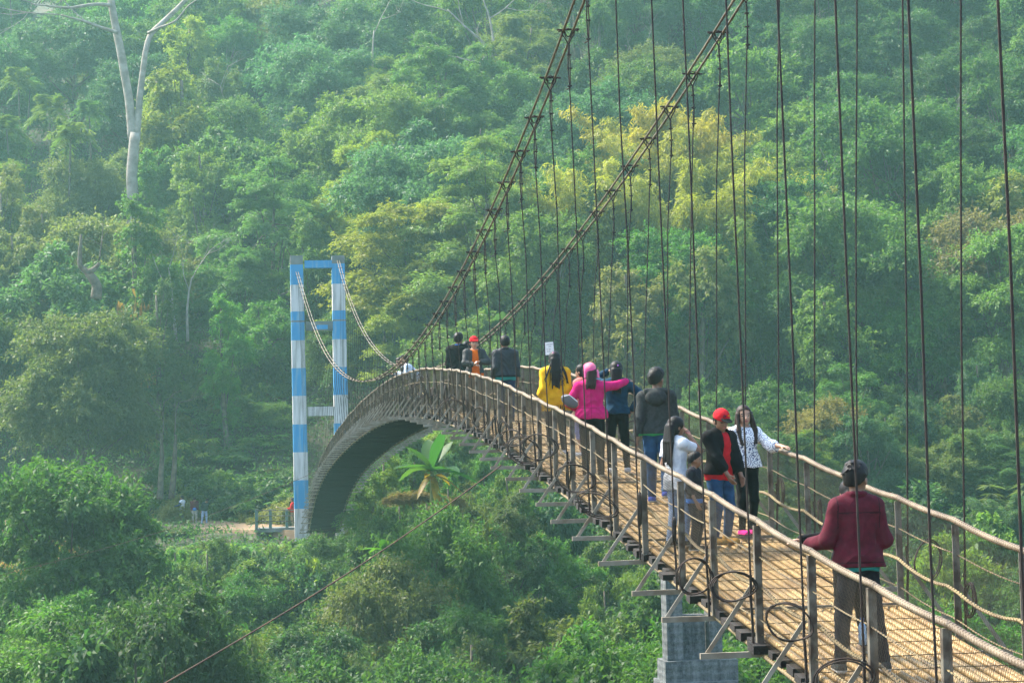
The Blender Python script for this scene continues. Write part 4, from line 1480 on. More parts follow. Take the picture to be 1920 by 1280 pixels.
class Field:
    def __init__(s, h): s.h = h; s.ops = []; s.cuts = []

    def cone(s, a, b, ra, rb, k=0.02, sub=False):
        a, b = np.array(a, float), np.array(b, float)
        r = max(ra, rb)
        def f(P):
            ab = b - a
            t = np.clip(((P - a) @ ab) / max(1e-9, ab @ ab), 0, 1)
            return np.linalg.norm(P - a - t[..., None] * ab, axis=-1) - (ra + (rb - ra) * t)
        s.ops.append((f, np.minimum(a, b) - r, np.maximum(a, b) + r, k, sub)); return s

    def ell(s, c, R, k=0.02, M=None, sub=False):
        c, R = np.array(c, float), np.array(R, float)
        def f(P):
            Q = P - c
            if M is not None: Q = Q @ M            # columns of M are the local axes
            k0 = np.linalg.norm(Q / R, axis=-1); k1 = np.linalg.norm(Q / R ** 2, axis=-1)
            return k0 * (k0 - 1) / np.maximum(k1, 1e-9)
        m = R.max() if M is not None else R
        s.ops.append((f, c - m, c + m, k, sub)); return s

    def box(s, c, R, k=0.005, M=None, sub=True, rd=0.01):
        c, R = np.array(c, float), np.array(R, float)
        def f(P):
            Q = P - c
            if M is not None: Q = Q @ M
            q = np.abs(Q) - R + rd
            return np.linalg.norm(np.maximum(q, 0), axis=-1) + np.minimum(q.max(-1), 0) - rd
        m = np.full(3, np.linalg.norm(R)) if M is not None else R
        s.ops.append((f, c - m, c + m, k, sub)); return s

    def cut(s, f): s.cuts.append(f); return s

    def mesh(s):
        h = s.h
        adds = [o for o in s.ops if not o[4]]
        lo = np.min([o[1] for o in adds], 0) - 3 * h; hi = np.max([o[2] for o in adds], 0) + 3 * h
        n = np.ceil((hi - lo) / h).astype(int) + 1
        g = np.full(n, 0.08)
        ax = [lo[i] + h * np.arange(n[i]) for i in range(3)]
        for f, a, b, k, sub in s.ops:
            m = k + 3 * h
            i0 = np.maximum(0, np.floor((a - m - lo) / h).astype(int)); i1 = np.minimum(n, np.ceil((b + m - lo) / h).astype(int) + 1)
            if (i1 <= i0).any(): continue
            sl = tuple(slice(i0[i], i1[i]) for i in range(3))
            P = np.stack(np.meshgrid(*[ax[i][sl[i]] for i in range(3)], indexing='ij'), -1)
            d = f(P); e = g[sl]
            if sub: g[sl] = np.maximum(e, -d)
            else:
                hh = np.clip(0.5 + 0.5 * (e - d) / max(k, 1e-6), 0, 1)
                g[sl] = e * (1 - hh) + d * hh - k * hh * (1 - hh)
        if s.cuts:
            P = np.stack(np.meshgrid(*ax, indexing='ij'), -1)
            for f in s.cuts: g = np.maximum(g, f(P))
        return surface_nets(g, lo, h)


def rough_cloth(V, amp, seed):
    """creases: ridged waves that bend and break up, moved along the outward direction from the body axis"""
    x, y, z = V[:, 0], V[:, 1], V[:, 2]
    ph = 3.2 * np.sin(x * 11 + seed) + 2.1 * np.sin(y * 15 + z * 6 + seed * 2)
    r1 = 1 - 2 * np.abs(np.sin(z * 23 + ph + seed))
    r2 = 1 - 2 * np.abs(np.sin(z * 17 - x * 24 + 1.7 * np.sin(z * 9 + y * 12) + seed * 3))
    m = 0.5 + 0.5 * np.sin(x * 13 + z * 8 + seed * 1.7)
    w = (r1 * m + r2 * (1 - m)) * (0.45 + 0.75 * np.exp(-((z - 1.03) / .16) ** 2))
    d = V * [1, 1, 0.0]
    d = d / np.maximum(np.linalg.norm(d, axis=1, keepdims=True), 1e-6)
    return V + d * (amp * w)[:, None]


def rotM(yaw=0, pitch=0, roll=0):
    """person space: +Y ahead, +X to the right; pitch > 0 tips forward/down, yaw > 0 turns right"""
    a, b, c = rad(-yaw), rad(-pitch), rad(roll)
    Rz = np.array([[math.cos(a), -math.sin(a), 0], [math.sin(a), math.cos(a), 0], [0, 0, 1]])
    Rx = np.array([[1, 0, 0], [0, math.cos(b), -math.sin(b)], [0, math.sin(b), math.cos(b)]])
    Ry = np.array([[math.cos(c), 0, math.sin(c)], [0, 1, 0], [-math.sin(c), 0, math.cos(c)]])
    return Rz @ Rx @ Ry


def ik(a, t, l1, l2, hint):
    a, t, hint = np.array(a, float), np.array(t, float), np.array(hint, float)
    d = t - a; L = np.linalg.norm(d)
    if L > (l1 + l2) * 0.995: t = a + d / L * (l1 + l2) * 0.995; d = t - a; L = np.linalg.norm(d)
    u_ = d / L
    x = (l1 * l1 - l2 * l2 + L * L) / (2 * L)
    hgt = math.sqrt(max(1e-6, l1 * l1 - x * x))
    p = hint - u_ * (hint @ u_); p /= np.linalg.norm(p)
    return a + u_ * x + p * hgt, t


CLOTHS = {}
def cloth(name, c, c2=None, rough=0.85, scale=14, bump=0.25, bscale=90, spec=0.18):
    if name not in CLOTHS: CLOTHS[name] = mat_pbr(name, tuple(x * .84 for x in c), rough, col2=tuple(x * .8 for x in (c2 or c)), scale=scale, bump=bump, bscale=bscale, spec=spec, bdist=.005)
    return CLOTHS[name]


SKIN_D = mat_pbr('brown_skin', (0.24, 0.12, 0.065), 0.5, col2=(0.20, 0.098, 0.053), scale=9)
SKIN_L = mat_pbr('light_skin', (0.43, 0.24, 0.15), 0.5, col2=(0.38, 0.20, 0.125), scale=9)
EYE = mat_pbr('eye_dark', (0.03, 0.022, 0.02), 0.3)
LIP = mat_pbr('lip', (0.42, 0.12, 0.10), 0.5)
def hair_mat(name, c, c2):
    m = bpy.data.materials.new(name)
    t, out = nt(m)
    tc = N(t, 'ShaderNodeTexCoord'); mp = N(t, 'ShaderNodeMapping'); mp.inputs['Scale'].default_value = (150, 150, 9)
    t.links.new(tc.outputs['Object'], mp.inputs['Vector'])
    n = N(t, 'ShaderNodeTexNoise'); n.inputs['Scale'].default_value = 1.0; n.inputs['Detail'].default_value = 3
    t.links.new(mp.outputs[0], n.inputs['Vector'])
    r = N(t, 'ShaderNodeValToRGB'); r.color_ramp.elements[0].position = .35; r.color_ramp.elements[1].position = .7
    r.color_ramp.elements[0].color, r.color_ramp.elements[1].color = (*c2, 1), (*c, 1)
    t.links.new(n.outputs['Fac'], r.inputs[0])
    bp = N(t, 'ShaderNodeBump'); bp.inputs['Strength'].default_value = .5; bp.inputs['Distance'].default_value = .006
    t.links.new(n.outputs['Fac'], bp.inputs['Height'])
    p = N(t, 'ShaderNodeBsdfPrincipled'); p.inputs['Roughness'].default_value = .5; p.inputs['Specular IOR Level'].default_value = .2
    t.links.new(r.outputs[0], p.inputs['Base Color']); t.links.new(bp.outputs[0], p.inputs['Normal']); t.links.new(p.outputs[0], out.inputs[0])
    return m


HAIRM = hair_mat('black_hair', (0.011, 0.008, 0.007), (0.003, 0.0028, 0.0028))
BROWNHAIR = hair_mat('dark_brown_hair', (0.045, 0.022, 0.013), (0.012, 0.007, 0.006))
SOLE = mat_pbr('pale_sole', (0.60, 0.57, 0.52), 0.8)


def person(label, loc, H, heading, h=0.009, lean=(0, 0, 0), head=(0, 0, 0), armL=None, armR=None, feetL=None, feetR=None, hintL=(-.12, -1, -.2), hintR=(.12, -1, -.2),
           skin=None, hair='short', hairmat=None, top=None, under=None, trousers=None, shoes=None, cap=None, extra=None, pelvis=(0, 0, 0), girth=1.0, handL=True, handR=True, group=None, sole=None, fist=False, hs=1.12):
    skin = skin or SKIN_D; hairmat = hairmat or HAIRM
    s = H / 1.62
    root = empty('person', loc, -rad(heading), label=label, cat='person', group=group)
    root.scale = (s, s, s)
    pel = np.array([0, 0, 0.88]) + pelvis
    T = rotM(*lean)
    tp = lambda p: pel + T @ (np.array(p, float) - [0, 0, 0.88])
    Hd = T @ rotM(*head)
    nk = tp((0, -0.005, 1.40))
    HS = hs
    hp = lambda p: nk + Hd @ ((np.array(p, float) - [0, -0.005, 1.40]) * HS)
    g = girth
    shL, shR = tp((-0.165 * g, -0.012, 1.305)), tp((0.165 * g, -0.012, 1.305))
    wl = np.array(armL, float) if armL is not None else tp((-0.205 * g, 0.05, 0.80)); wr_ = np.array(armR, float) if armR is not None else tp((0.205 * g, 0.05, 0.80))
    elL, wl = ik(shL, wl, 0.275, 0.245, hintL); elR, wr_ = ik(shR, wr_, 0.275, 0.245, hintR)
    fl = np.array(feetL if feetL is not None else (-0.10, 0.0, 0.0), float); fr_ = np.array(feetR if feetR is not None else (0.10, 0.0, 0.0), float)
    hipL, hipR = pel + [-0.085 * g, 0, -0.03], pel + [0.085 * g, 0, -0.03]
    anL, anR = fl + [0, -0.03, 0.075], fr_ + [0, -0.03, 0.075]
    knL, anL = ik(hipL, anL, 0.40, 0.385, (-.1, 1, 0)); knR, anR = ik(hipR, anR, 0.40, 0.385, (.1, 1, 0))
    fwdv = lambda a, t: (a - t)

    def torso(f, e, z0=None):
        f.ell(tp((0, 0.005, 1.20)), np.array([0.160 * g + e, 0.105 + e, 0.165 + e]), 0.03, T)
        f.ell(tp((0, 0.0, 1.03)), np.array([0.142 * g + e, 0.098 + e, 0.15 + e]), 0.05, T)
        f.ell(tp((0, 0.0, 0.88)), np.array([0.160 * g + e, 0.112 + e, 0.13 + e]), 0.05, T)
        f.cone(shL, shR, 0.058 + e, 0.058 + e, 0.05)
        f.cone(tp((-.07, -.015, 1.355)), tp((.07, -.015, 1.355)), 0.045 + e * .7, 0.045 + e * .7, 0.05)

    def arm(f, sh, el, w, e, frac=1.0, loose=1.0):
        f.cone(sh, el, 0.052 + e, 0.041 + e * loose, 0.03)
        if frac > 0: f.cone(el, el + (w - el) * frac, 0.041 + e * loose, 0.041 + (0.030 - 0.041) * frac + e * loose, 0.02)

    def leg(f, hp_, kn, an, e, e2=None):
        e2 = e if e2 is None else e2
        f.cone(hp_, kn, 0.088 * g + e, 0.056 + (e + e2) / 2, 0.03); f.cone(kn, an, 0.056 + (e + e2) / 2, 0.038 + e2, 0.02)

    def foot(f, an, ft, e):
        a = an + [0, 0.0, -0.04]; d = np.array([np.sign(ft[0]) * 0.025, 0.15, 0])
        tip = np.array([ft[0], ft[1] + 0.13, ft[2] + 0.032])
        f.cone(an - [0, 0.02, 0.04], tip, 0.036 + e, 0.030 + e, 0.02); f.cone(an, an - [0, 0.025, 0.045], 0.035 + e, 0.034 + e, 0.02)

    def hand(f, el, w, side):
        d = w - el; d /= np.linalg.norm(d)
        sd = np.cross(d, [0, 0, 1.0]) if abs(d[2]) < 0.8 else np.cross(d, [1.0, 0, 0]) * 1.0
        if abs(d[2]) >= 0.8: sd = np.array([0, 1.0, 0]) - d * d[1]
        sd /= np.linalg.norm(sd)
        nr = np.cross(sd, d)
        if nr[2] > 0 and abs(d[2]) < .8: nr = -nr
        if abs(d[2]) >= .8: nr = nr * (-np.sign(nr[0] * side) if nr[0] != 0 else 1)
        k0 = w + d * 0.02
        for q in (-1, 0, 1): f.cone(w + sd * q * .012, w + d * 0.085 + sd * q * 0.022, 0.016, 0.0145, 0.012)
        for q, L in ((-1.5, .055), (-.5, .07), (.5, .075), (1.5, .066)):
            b0 = w + d * 0.085 + sd * q * 0.0165
            m1 = b0 + d * L * .5 + nr * L * (.12 if not fist else .45); m2 = m1 + d * L * (.42 if not fist else .05) + nr * L * (.32 if not fist else .4)
            f.cone(b0, m1, 0.0095, 0.0088, 0.003); f.cone(m1, m2, 0.0088, 0.0075, 0.003)
        th = w + d * .025 + sd * .022
        f.cone(th, th + sd * .03 + d * .035 + nr * .012, 0.012, 0.0105, 0.006); f.cone(th + sd * .03 + d * .035 + nr * .012, th + sd * .034 + d * .065 + nr * .02, 0.0105, 0.008, 0.003)

    # ---- body, one continuous surface
    f = Field(h)
    torso(f, -0.004)
    f.cone(tp((0, -.02, 1.33)), hp((0, 0.0, 1.44)), 0.052, 0.048, 0.03)
    f.ell(hp((0, 0.0, 1.527)), (0.081, 0.103, 0.097), 0.02, Hd)
    f.ell(hp((0, 0.028, 1.475)), (0.066, 0.073, 0.081), 0.02, Hd)
    f.ell(hp((0, 0.060, 1.425)), (0.028, 0.026, 0.022), 0.02, Hd)
    f.cone(hp((0, 0.088, 1.512)), hp((0, 0.106, 1.478)), 0.008, 0.0135, 0.012)
    f.ell(hp((0, 0.088, 1.45)), (0.024, 0.012, 0.010), 0.01, Hd)
    for q in (-1, 1):
        f.ell(hp((q * .075, -.004, 1.492)), (0.011, 0.022, 0.032), 0.006, Hd)
        f.ell(hp((q * .033, 0.088, 1.512)), (0.014, 0.01, 0.009), 0.004, Hd, sub=True)
    arm(f, shL, elL, wl, -.004); arm(f, shR, elR, wr_, -.004)
    if handL: hand(f, elL, wl, -1)
    if handR: hand(f, elR, wr_, 1)
    leg(f, hipL, knL, anL, -.004); leg(f, hipR, knR, anR, -.004)
    foot(f, anL, fl, -.004); foot(f, anR, fr_, -.004)
    V, Fc = f.mesh()
    C = (V[Fc].mean(1) - nk) @ Hd / HS + [0, -0.005, 1.40]
    mi = np.zeros(len(Fc), int)
    for q in (-1, 1):
        mi[(((C[:, 0] - q * .033) / .015) ** 2 + ((C[:, 2] - 1.510) / .008) ** 2 < 1) & (C[:, 1] > .055)] = 1
        mi[(np.abs(C[:, 0] - q * .034) < .018) & (np.abs(C[:, 2] - 1.533 + .1 * abs(0)) < .005) & (C[:, 1] > .055)] = 1
    mi[((C[:, 0] / .025) ** 2 + ((C[:, 2] - 1.45) / .009) ** 2 < 1) & (C[:, 1] > .07)] = 2
    mesh_np('body', V, Fc, [skin, EYE, LIP], root, True, mi=mi)

    hl = lambda P: (P - nk) @ Hd / HS + [0, -0.005, 1.40]           # to head space
    tl = lambda P: (P - pel) @ T + [0, 0, 0.88]                # to torso space
    ctx = dict(root=root, tp=tp, hp=hp, Hd=Hd, T=T, hl=hl, tl=tl, h=h, elL=elL, elR=elR, wl=wl, wr=wr_, shL=shL, shR=shR, torso=torso, arm=arm, pel=pel, nk=nk)

    def finish(name, f, m, amp=0.0, seed=1.0, mi=None):
        V, Fc = f.mesh()
        if amp: V = rough_cloth(V, amp, seed)
        o = mesh_np(name, V, Fc, m, root, True)
        return o, V, Fc
    ctx['finish'] = finish
    # ---- hair
    if hair != 'none':
        f = Field(min(h, 0.010))
        f.ell(hp((0, -0.008, 1.535)), (0.098, 0.117, 0.108), 0.01, Hd)
        if cap:
            f.ell(hp((0, -.03, 1.49)), (0.081, 0.079, 0.077), 0.02, Hd)
            f.cut(lambda P: (lambda Q: np.maximum.reduce([Q[..., 2] - 1.545, 1.46 - Q[..., 2], (Q[..., 1] - .02)]))(hl(P)))
        elif hair in ('short', 'top'):
            f.ell(hp((0, 0.012, 1.575)), (0.088, 0.098, 0.078), 0.03, Hd)
            rs = np.random.default_rng(len(label))
            for k in range(46):
                a = rs.uniform(0, 6.28); el = rs.uniform(-.1, 1.3)
                dv = np.array([math.cos(a) * math.cos(el), math.sin(a) * math.cos(el), math.sin(el)])
                p0 = np.array([0, -.005, 1.545]) + dv * [.078, .098, .088]
                f.cone(hp(p0), hp(p0 + dv * .013 + [rs.uniform(-.014, .014), rs.uniform(-.014, .014), -.018]), .009, .003, .008)
            f.ell(hp((0, -.03, 1.49)), (0.081, 0.079, 0.077), 0.02, Hd)
            f.cut(lambda P: (lambda Q: np.maximum(0.06 * 0 + (1.452 - Q[..., 2]), (Q[..., 1] - 0.005) * 0.9 - (Q[..., 2] - 1.515) * 1.05) * .7)(hl(P)))
        else:
            f.ell(hp((0, -.035, 1.47)), (0.09, 0.083, 0.094), 0.02, Hd)
            if hair == 'bun':
                f.ell(hp((0, -0.115, 1.53)), (0.045, 0.04, 0.045), 0.02, Hd)
            else:
                n, L, wdt, front = hair          # strands, length, width, whether locks lie in front too
                rs = np.random.default_rng(5)
                for k in range(n):
                    x = wdt * (2 * (k + .5) / n - 1)
                    z1 = 1.46 - L * rs.uniform(.82, 1.0)
                    y0 = -0.085 + 0.25 * x * x / .09 * .2
                    p0, p1, p2 = hp((x * .62, y0 - .0, 1.50)), tp((x * .95, -0.125, 1.33)), tp((x * rs.uniform(.8, 1.15), -0.135 + rs.uniform(-.02, .01), z1))
                    r = rs.uniform(.022, .032)
                    f.cone(p0, p1, .04, r, 0.02); f.cone(p1, p2, r, .010, 0.012)
                if front:
                    for q in (-1, 1):
                        for k in range(3):
                            x = .078 + .014 * k
                            f.cone(hp((q * .078, .0 + .012 * k, 1.53)), tp((q * (x + .012), .055 + .012 * k, 1.33)), .022, .026, .014)
                            f.cone(tp((q * (x + .012), .055 + .012 * k, 1.33)), tp((q * (x + .008 * rs.uniform(-1, 1)), .115, 1.33 - front * rs.uniform(.75, 1))), .026, .010, .012)
            f.cut(lambda P: (lambda Q: np.minimum.reduce([(Q[..., 1] - .028) * 1.0, (1.583 - .25 * np.abs(Q[..., 0]) - Q[..., 2]) * 1.0, (Q[..., 2] - 1.30) * 1.0, (.060 - np.abs(Q[..., 0])) * 1.0]))(hl(P)))
        o, V, Fc = finish('hair', f, hairmat)
    if cap:
        f = Field(min(h, 0.009))
        f.ell(hp((0, -0.006, 1.548)), (0.102, 0.12, 0.110), 0.01, Hd)
        f.cut(lambda P: (lambda Q: 1.532 - Q[..., 2] - .12 * Q[..., 1])(hl(P)))
        o, V, Fc = finish('cap', f, cap[0])
        f = Field(min(h, 0.007))
        f.ell(hp((0, 0.118, 1.548)), (0.075, 0.085, 0.010), 0.01, Hd @ rotM(0, 8))
        f.cut(lambda P: (lambda Q: 0.085 - Q[..., 1])(hl(P)))
        b_, V, Fc = finish('cap_brim', f, cap[1])
        b_.parent = o
    # ---- clothes
    def garment(name, d, e0):
        f = Field(h)
        torso(f, e0)
        fr = d.get('sleeve', 1.0)
        if d.get('hem', .84) < .9:
            for hq in (hipL, hipR): f.cone(hq + [0, 0, .03], hq - [0, 0, .06], .088 * g + e0, .086 * g + e0, .06)
        arm(f, shL, elL, wl, e0 * .9, max(0, fr), d.get('loose', 1.0)); arm(f, shR, elR, wr_, e0 * .9, max(0, fr), d.get('loose', 1.0))
        if fr <= 0:
            f.cut(lambda P: np.minimum.reduce([np.where(np.linalg.norm(P - (shL + elL) / 2, axis=-1) < .21, ((P - (shL + (elL - shL) * (1 + fr))) @ ((elL - shL) / .275)), -1), np.full(P.shape[:-1], 9.0)]) if False else np.maximum(
                np.where((np.linalg.norm(P - elL, axis=-1) < .19) & (np.abs(tl(P)[..., 0]) > .13), (P - (shL + (elL - shL) * (1 + fr))) @ ((elL - shL) / .275), -1),
                np.where((np.linalg.norm(P - elR, axis=-1) < .19) & (np.abs(tl(P)[..., 0]) > .13), (P - (shR + (elR - shR) * (1 + fr))) @ ((elR - shR) / .275), -1)))
        hem = d.get('hem', .84)
        if d.get('flare'):
            f.cone(tp((-.09, 0, hem + .12)), tp((-.10 - d['flare'], 0, hem)), .10, .11, .04); f.cone(tp((.09, 0, hem + .12)), tp((.10 + d['flare'], 0, hem)), .10, .11, .04)
        for fn in d.get('add', ()): fn(f, ctx)
        if d.get('collar'):
            n = 10
            for k in range(n):
                a, b = 2 * math.pi * k / n, 2 * math.pi * (k + 1) / n
                w = lambda q: tp((.072 * math.sin(q), -.016 + .072 * math.cos(q), 1.412 - .035 * (math.cos(q) > 0) * math.cos(q)))
                f.cone(w(a), w(b), d['collar'], d['collar'], .01)
        f.cut(lambda P: (lambda Q: np.maximum(hem - Q[..., 2] + .006 * np.sin(Q[..., 0] * 30), np.where((np.abs(Q[..., 0]) < .1) & (Q[..., 1] > -.03), Q[..., 2] - 1.392 + .45 * np.maximum(0, Q[..., 1]), -1)))(tl(P)) if not d.get('collar') else hem - tl(P)[..., 2])
        if d.get('open'):
            w0 = d['open']
            f.cut(lambda P: (lambda Q: np.where(Q[..., 1] > 0.02, np.minimum(w0 * (.55 + .6 * (1.38 - Q[..., 2])) - np.abs(Q[..., 0] - d.get('off', 0)), .05), -1))(tl(P)))
        o, V, Fc = finish(name, f, d['mat'], d.get('amp', .0045), len(label) * .7)
        if d.get('seams'):
            o.data.materials.append(d['seams'][0])
            o.data.polygons.foreach_set('material_index', d['seams'][1](tl(V[Fc].mean(1))).astype(np.int32))
        if d.get('band'):
            z_, m_ = d['band']
            o.data.materials.append(m_)
            Cz = tl(V[Fc].mean(1))
            mi = np.zeros(len(Fc), int); mi[(Cz[:, 2] < z_) & (np.abs(Cz[:, 0]) < .23)] = 1
            o.data.polygons.foreach_set('material_index', mi.astype(np.int32))
        return o
    if under: garment(under.get('name', 'shirt'), under, under.get('e', 0.019))
    if top: garment(top.get('name', 'jacket'), top, top.get('e', 0.026))
    if trousers:
        f = Field(h)
        e = trousers.get('e', .014)
        f.ell(pel, np.array([0.160 * g + e, 0.112 + e, 0.12 + e]), 0.04, T)
        e2 = trousers.get('e2', e * .8)
        leg(f, hipL, knL, anL, e, e2); leg(f, hipR, knR, anR, e, e2)
        zc = trousers.get('hem', 0.055)
        zl, zr = anL[2] - .075 + zc, anR[2] - .075 + zc
        f.cut(lambda P: np.maximum(np.where(P[..., 0] < 0, zl, zr) - P[..., 2], tl(P)[..., 2] - .93))
        finish('trousers', f, trousers['mat'], .0065, 2.0 + len(label))
    if shoes:
        for an, ft in ((anL, fl), (anR, fr_)):
            f = Field(min(h, .009))
            foot(f, an, ft, .010 if not shoes.get('boot') else .016)
            if shoes.get('boot'): f.cone(an + [0, 0, .05], an - [0, .02, .045], .05, .045, .02)
            top_z = an[2] + (.075 if shoes.get('boot') else .0)
            zf = ft[2]
            f.cut(lambda P: np.maximum(P[..., 2] - top_z, zf + .001 - P[..., 2]))
            V, Fc = f.mesh()
            Cz = V[Fc].mean(1)[:, 2]
            mesh_np('shoe', V, Fc, [shoes['mat'], sole or SOLE], root, True, mi=(Cz < zf + .024).astype(int))
    if extra: extra(ctx)
    return root


def deck_hit(px, py):
    d = ray(px, py)
    lo, hi = 6.0, 52.0
    ys = np.linspace(lo, hi, 4000)
    zz = d.z / d.y * ys - deck_z(ys)
    i = np.argmax(zz < 0) if zz[0] > 0 else len(ys) - 1
    Y = ys[i]
    return Vector((d.x / d.y * Y, Y, float(deck_z(Y))))


def stand(px, py_feet, py_head):
    """deck point under a photo pixel and the height that reaches another photo row"""
    p = deck_hit(px, py_feet)
    return p, at_y(px, py_head, p.y).z - p.z


def on_deck(px, Y, py_head):
    p = at_y(px, 700, Y); p.z = float(deck_z(Y))
    return p, at_y(px, py_head, Y).z - p.z


def to_local(root_loc, heading, H, w):
    """world point into a person's own space"""
    s = H / 1.62
    v = Vector(w) - Vector(root_loc)
    a = rad(heading)
    return np.array([v.x * math.cos(a) - v.y * math.sin(a), v.x * math.sin(a) + v.y * math.cos(a), v.z]) / s


BLACK = cloth('black_cloth', (0.008, 0.008, 0.009), (0.005, 0.005, 0.006), spec=.12)
JEANS = cloth('blue_denim', (0.028, 0.095, 0.21), (0.016, 0.045, 0.105), scale=9)
DJEANS = cloth('dark_denim', (0.011, 0.014, 0.024), (0.006, 0.008, 0.013), scale=9)
LJEANS = cloth('pale_denim', (0.36, 0.46, 0.62), (0.26, 0.33, 0.46), scale=26)
BEIGE = cloth('beige_cloth', (0.48, 0.44, 0.36), (0.36, 0.33, 0.27))
WHITEC = cloth('white_cotton', (0.78, 0.78, 0.78), (0.62, 0.63, 0.66))
MAROON = cloth('maroon_corduroy', (0.105, 0.008, 0.021), (0.07, 0.005, 0.014), scale=18, bump=.35)
MAROON_D = cloth('maroon_stitching', (0.035, 0.004, 0.009), (0.025, 0.003, 0.007))
REDC = cloth('red_cotton', (0.62, 0.010, 0.022), (0.50, 0.006, 0.014))
PINK = cloth('hot_pink_wool', (0.66, 0.006, 0.16), (0.52, 0.004, 0.12))
YELLOWC = cloth('yellow_shawl_wool', (0.76, 0.44, 0.008), (0.66, 0.36, 0.004))
TEALC = cloth('deep_teal_denim', (0.008, 0.050, 0.095), (0.005, 0.028, 0.055))
GREYH = cloth('grey_fleece', (0.046, 0.050, 0.048), (0.028, 0.031, 0.030), scale=30)
CHAR = cloth('charcoal_nylon', (0.024, 0.029, 0.036), (0.014, 0.018, 0.022), rough=.6, spec=.3)
ORANGE = cloth('orange_cotton', (0.85, 0.17, 0.006), (0.72, 0.13, 0.005))
GREEN = cloth('green_trim', (0.03, 0.24, 0.07))
BROWNC = cloth('brown_cloth', (0.12, 0.085, 0.06))
TAN = cloth('tan_suede', (0.50, 0.27, 0.055), (0.36, 0.18, 0.035))
NAVY = cloth('navy_cloth', (0.022, 0.035, 0.085))
SALMON = cloth('salmon_cloth', (0.75, 0.20, 0.17))
BLUEC = cloth('blue_cloth', (0.04, 0.16, 0.45))
WSHOE = cloth('white_canvas', (0.66, 0.65, 0.64))
DSHOE = cloth('dark_canvas', (0.035, 0.036, 0.035))
BSHOE = cloth('blue_canvas', (0.05, 0.09, 0.42))
PSHOE = cloth('pink_canvas', (0.72, 0.02, 0.25))

# printed blouse: navy rings and curls on white
PRINT = bpy.data.materials.new('navy_print_on_white')
t, out = nt(PRINT)
tc = N(t, 'ShaderNodeTexCoord')
nz = N(t, 'ShaderNodeTexNoise'); nz.inputs['Scale'].default_value = 9
add = N(t, 'ShaderNodeMixRGB', blend_type='ADD'); add.inputs[0].default_value = .06
t.links.new(tc.outputs['Object'], nz.inputs['Vector']); t.links.new(tc.outputs['Object'], add.inputs[1]); t.links.new(nz.outputs['Color'], add.inputs[2])
vo = N(t, 'ShaderNodeTexVoronoi'); vo.inputs['Scale'].default_value = 13; t.links.new(add.outputs[0], vo.inputs['Vector'])
m1 = N(t, 'ShaderNodeMath', operation='MULTIPLY'); m1.inputs[1].default_value = 21; t.links.new(vo.outputs['Distance'], m1.inputs[0])
sn = N(t, 'ShaderNodeMath', operation='SINE'); t.links.new(m1.outputs[0], sn.inputs[0])
rp = N(t, 'ShaderNodeValToRGB'); rp.color_ramp.elements[0].position = .45; rp.color_ramp.elements[1].position = .75
rp.color_ramp.elements[0].color, rp.color_ramp.elements[1].color = (.76, .77, .78, 1), (.05, .07, .16, 1)
t.links.new(sn.outputs[0], rp.inputs[0])
p_ = N(t, 'ShaderNodeBsdfPrincipled'); p_.inputs['Roughness'].default_value = .85
t.links.new(rp.outputs[0], p_.inputs['Base Color']); t.links.new(p_.outputs[0], out.inputs[0])

RAILZ = RAIL_H + 0.035
GRP = None

# 1 ---- man in the maroon jacket at the near railing
loc, H = on_deck(1598, 14.9, 877)
print('maroon', loc, H)
hd = 4
tl_ = lambda w: to_local(loc, hd, H, w)
hand_w = Vector((XL, 15.24, 0))
wr = tl_(Vector((XL + 0.08, hand_w.y - .08, float(deck_z(hand_w.y)) + RAILZ - .035)))
person('man in a maroon jacket seen from behind, left hand on the near railing', loc, H, hd, h=0.0075, lean=(0, 3, 0), head=(38, 4, 0), armL=wr, armR=(0.17, 0.24, 0.98), hintL=(-.2, -.5, -1), hintR=(.35, -1, -.3),
       feetL=(-.17, .03, 0), feetR=(.19, .03, 0), top=dict(mat=MAROON, hem=.83, collar=.022, flare=.012, e=.030, amp=.006, seams=(MAROON_D, lambda Q: ((np.abs(Q[:, 2] - 1.262) < .0055) & (Q[:, 1] < -.02) & (np.abs(Q[:, 0]) < .17)) | (np.abs(Q[:, 2] - .868) < .005) | ((np.abs(np.abs(Q[:, 0]) - .168) < .005) & (Q[:, 2] > 1.14) & (Q[:, 1] < 0)))), trousers=dict(mat=DJEANS, e=.012), shoes=dict(mat=DSHOE), girth=.86, hs=1.22,
       under=dict(mat=cloth('teal_cotton', (0.02, 0.22, 0.20)), hem=.80, sleeve=.5, e=.018))

# 2 ---- companion mostly hidden behind him
p2 = deck_hit(1602, 1224)
H2 = 1.37; hd2 = 0
hw = at_x(1478, 1003, XL)
person('companion in black mostly hidden behind the maroon-jacketed man, hand on the near railing', p2, H2, hd2, h=0.012, hair=(6, .34, .06, 0), armL=to_local(p2, hd2, H2, Vector((XL + .08, hw.y - .1, float(deck_z(hw.y)) + RAILZ - .04))), hintL=(-.2, -.5, -1), skin=SKIN_L,
       top=dict(mat=BLACK, hem=.84, e=.02), trousers=dict(mat=BLACK), shoes=dict(mat=cloth('taupe_canvas', (0.25, 0.18, 0.12))))
pb = at_y(1617, 1185, p2.y - .05)
bottle = empty('water_bottle', tuple(pb), label='clear blue-capped water bottle hanging in a hand behind the maroon-jacketed man', cat='bottle')
BOT = mat_pbr('bottle_plastic', (0.35, 0.52, 0.70), 0.15, col2=(0.25, 0.42, 0.62), scale=8, spec=.6)
MB().tube([(0, 0, -.10), (0, 0, -.095), (0, 0, -.03), (0, 0, 0), (0, 0, .045), (0, 0, .075), (0, 0, .09)], [.02, .033, .034, .030, .034, .02, .014], 12).build('flask', BOT, bottle, True)
MB().tube([(0, 0, .09), (0, 0, .118)], [.016, .016], 10).build('bottle_cap', BLUEC, bottle)

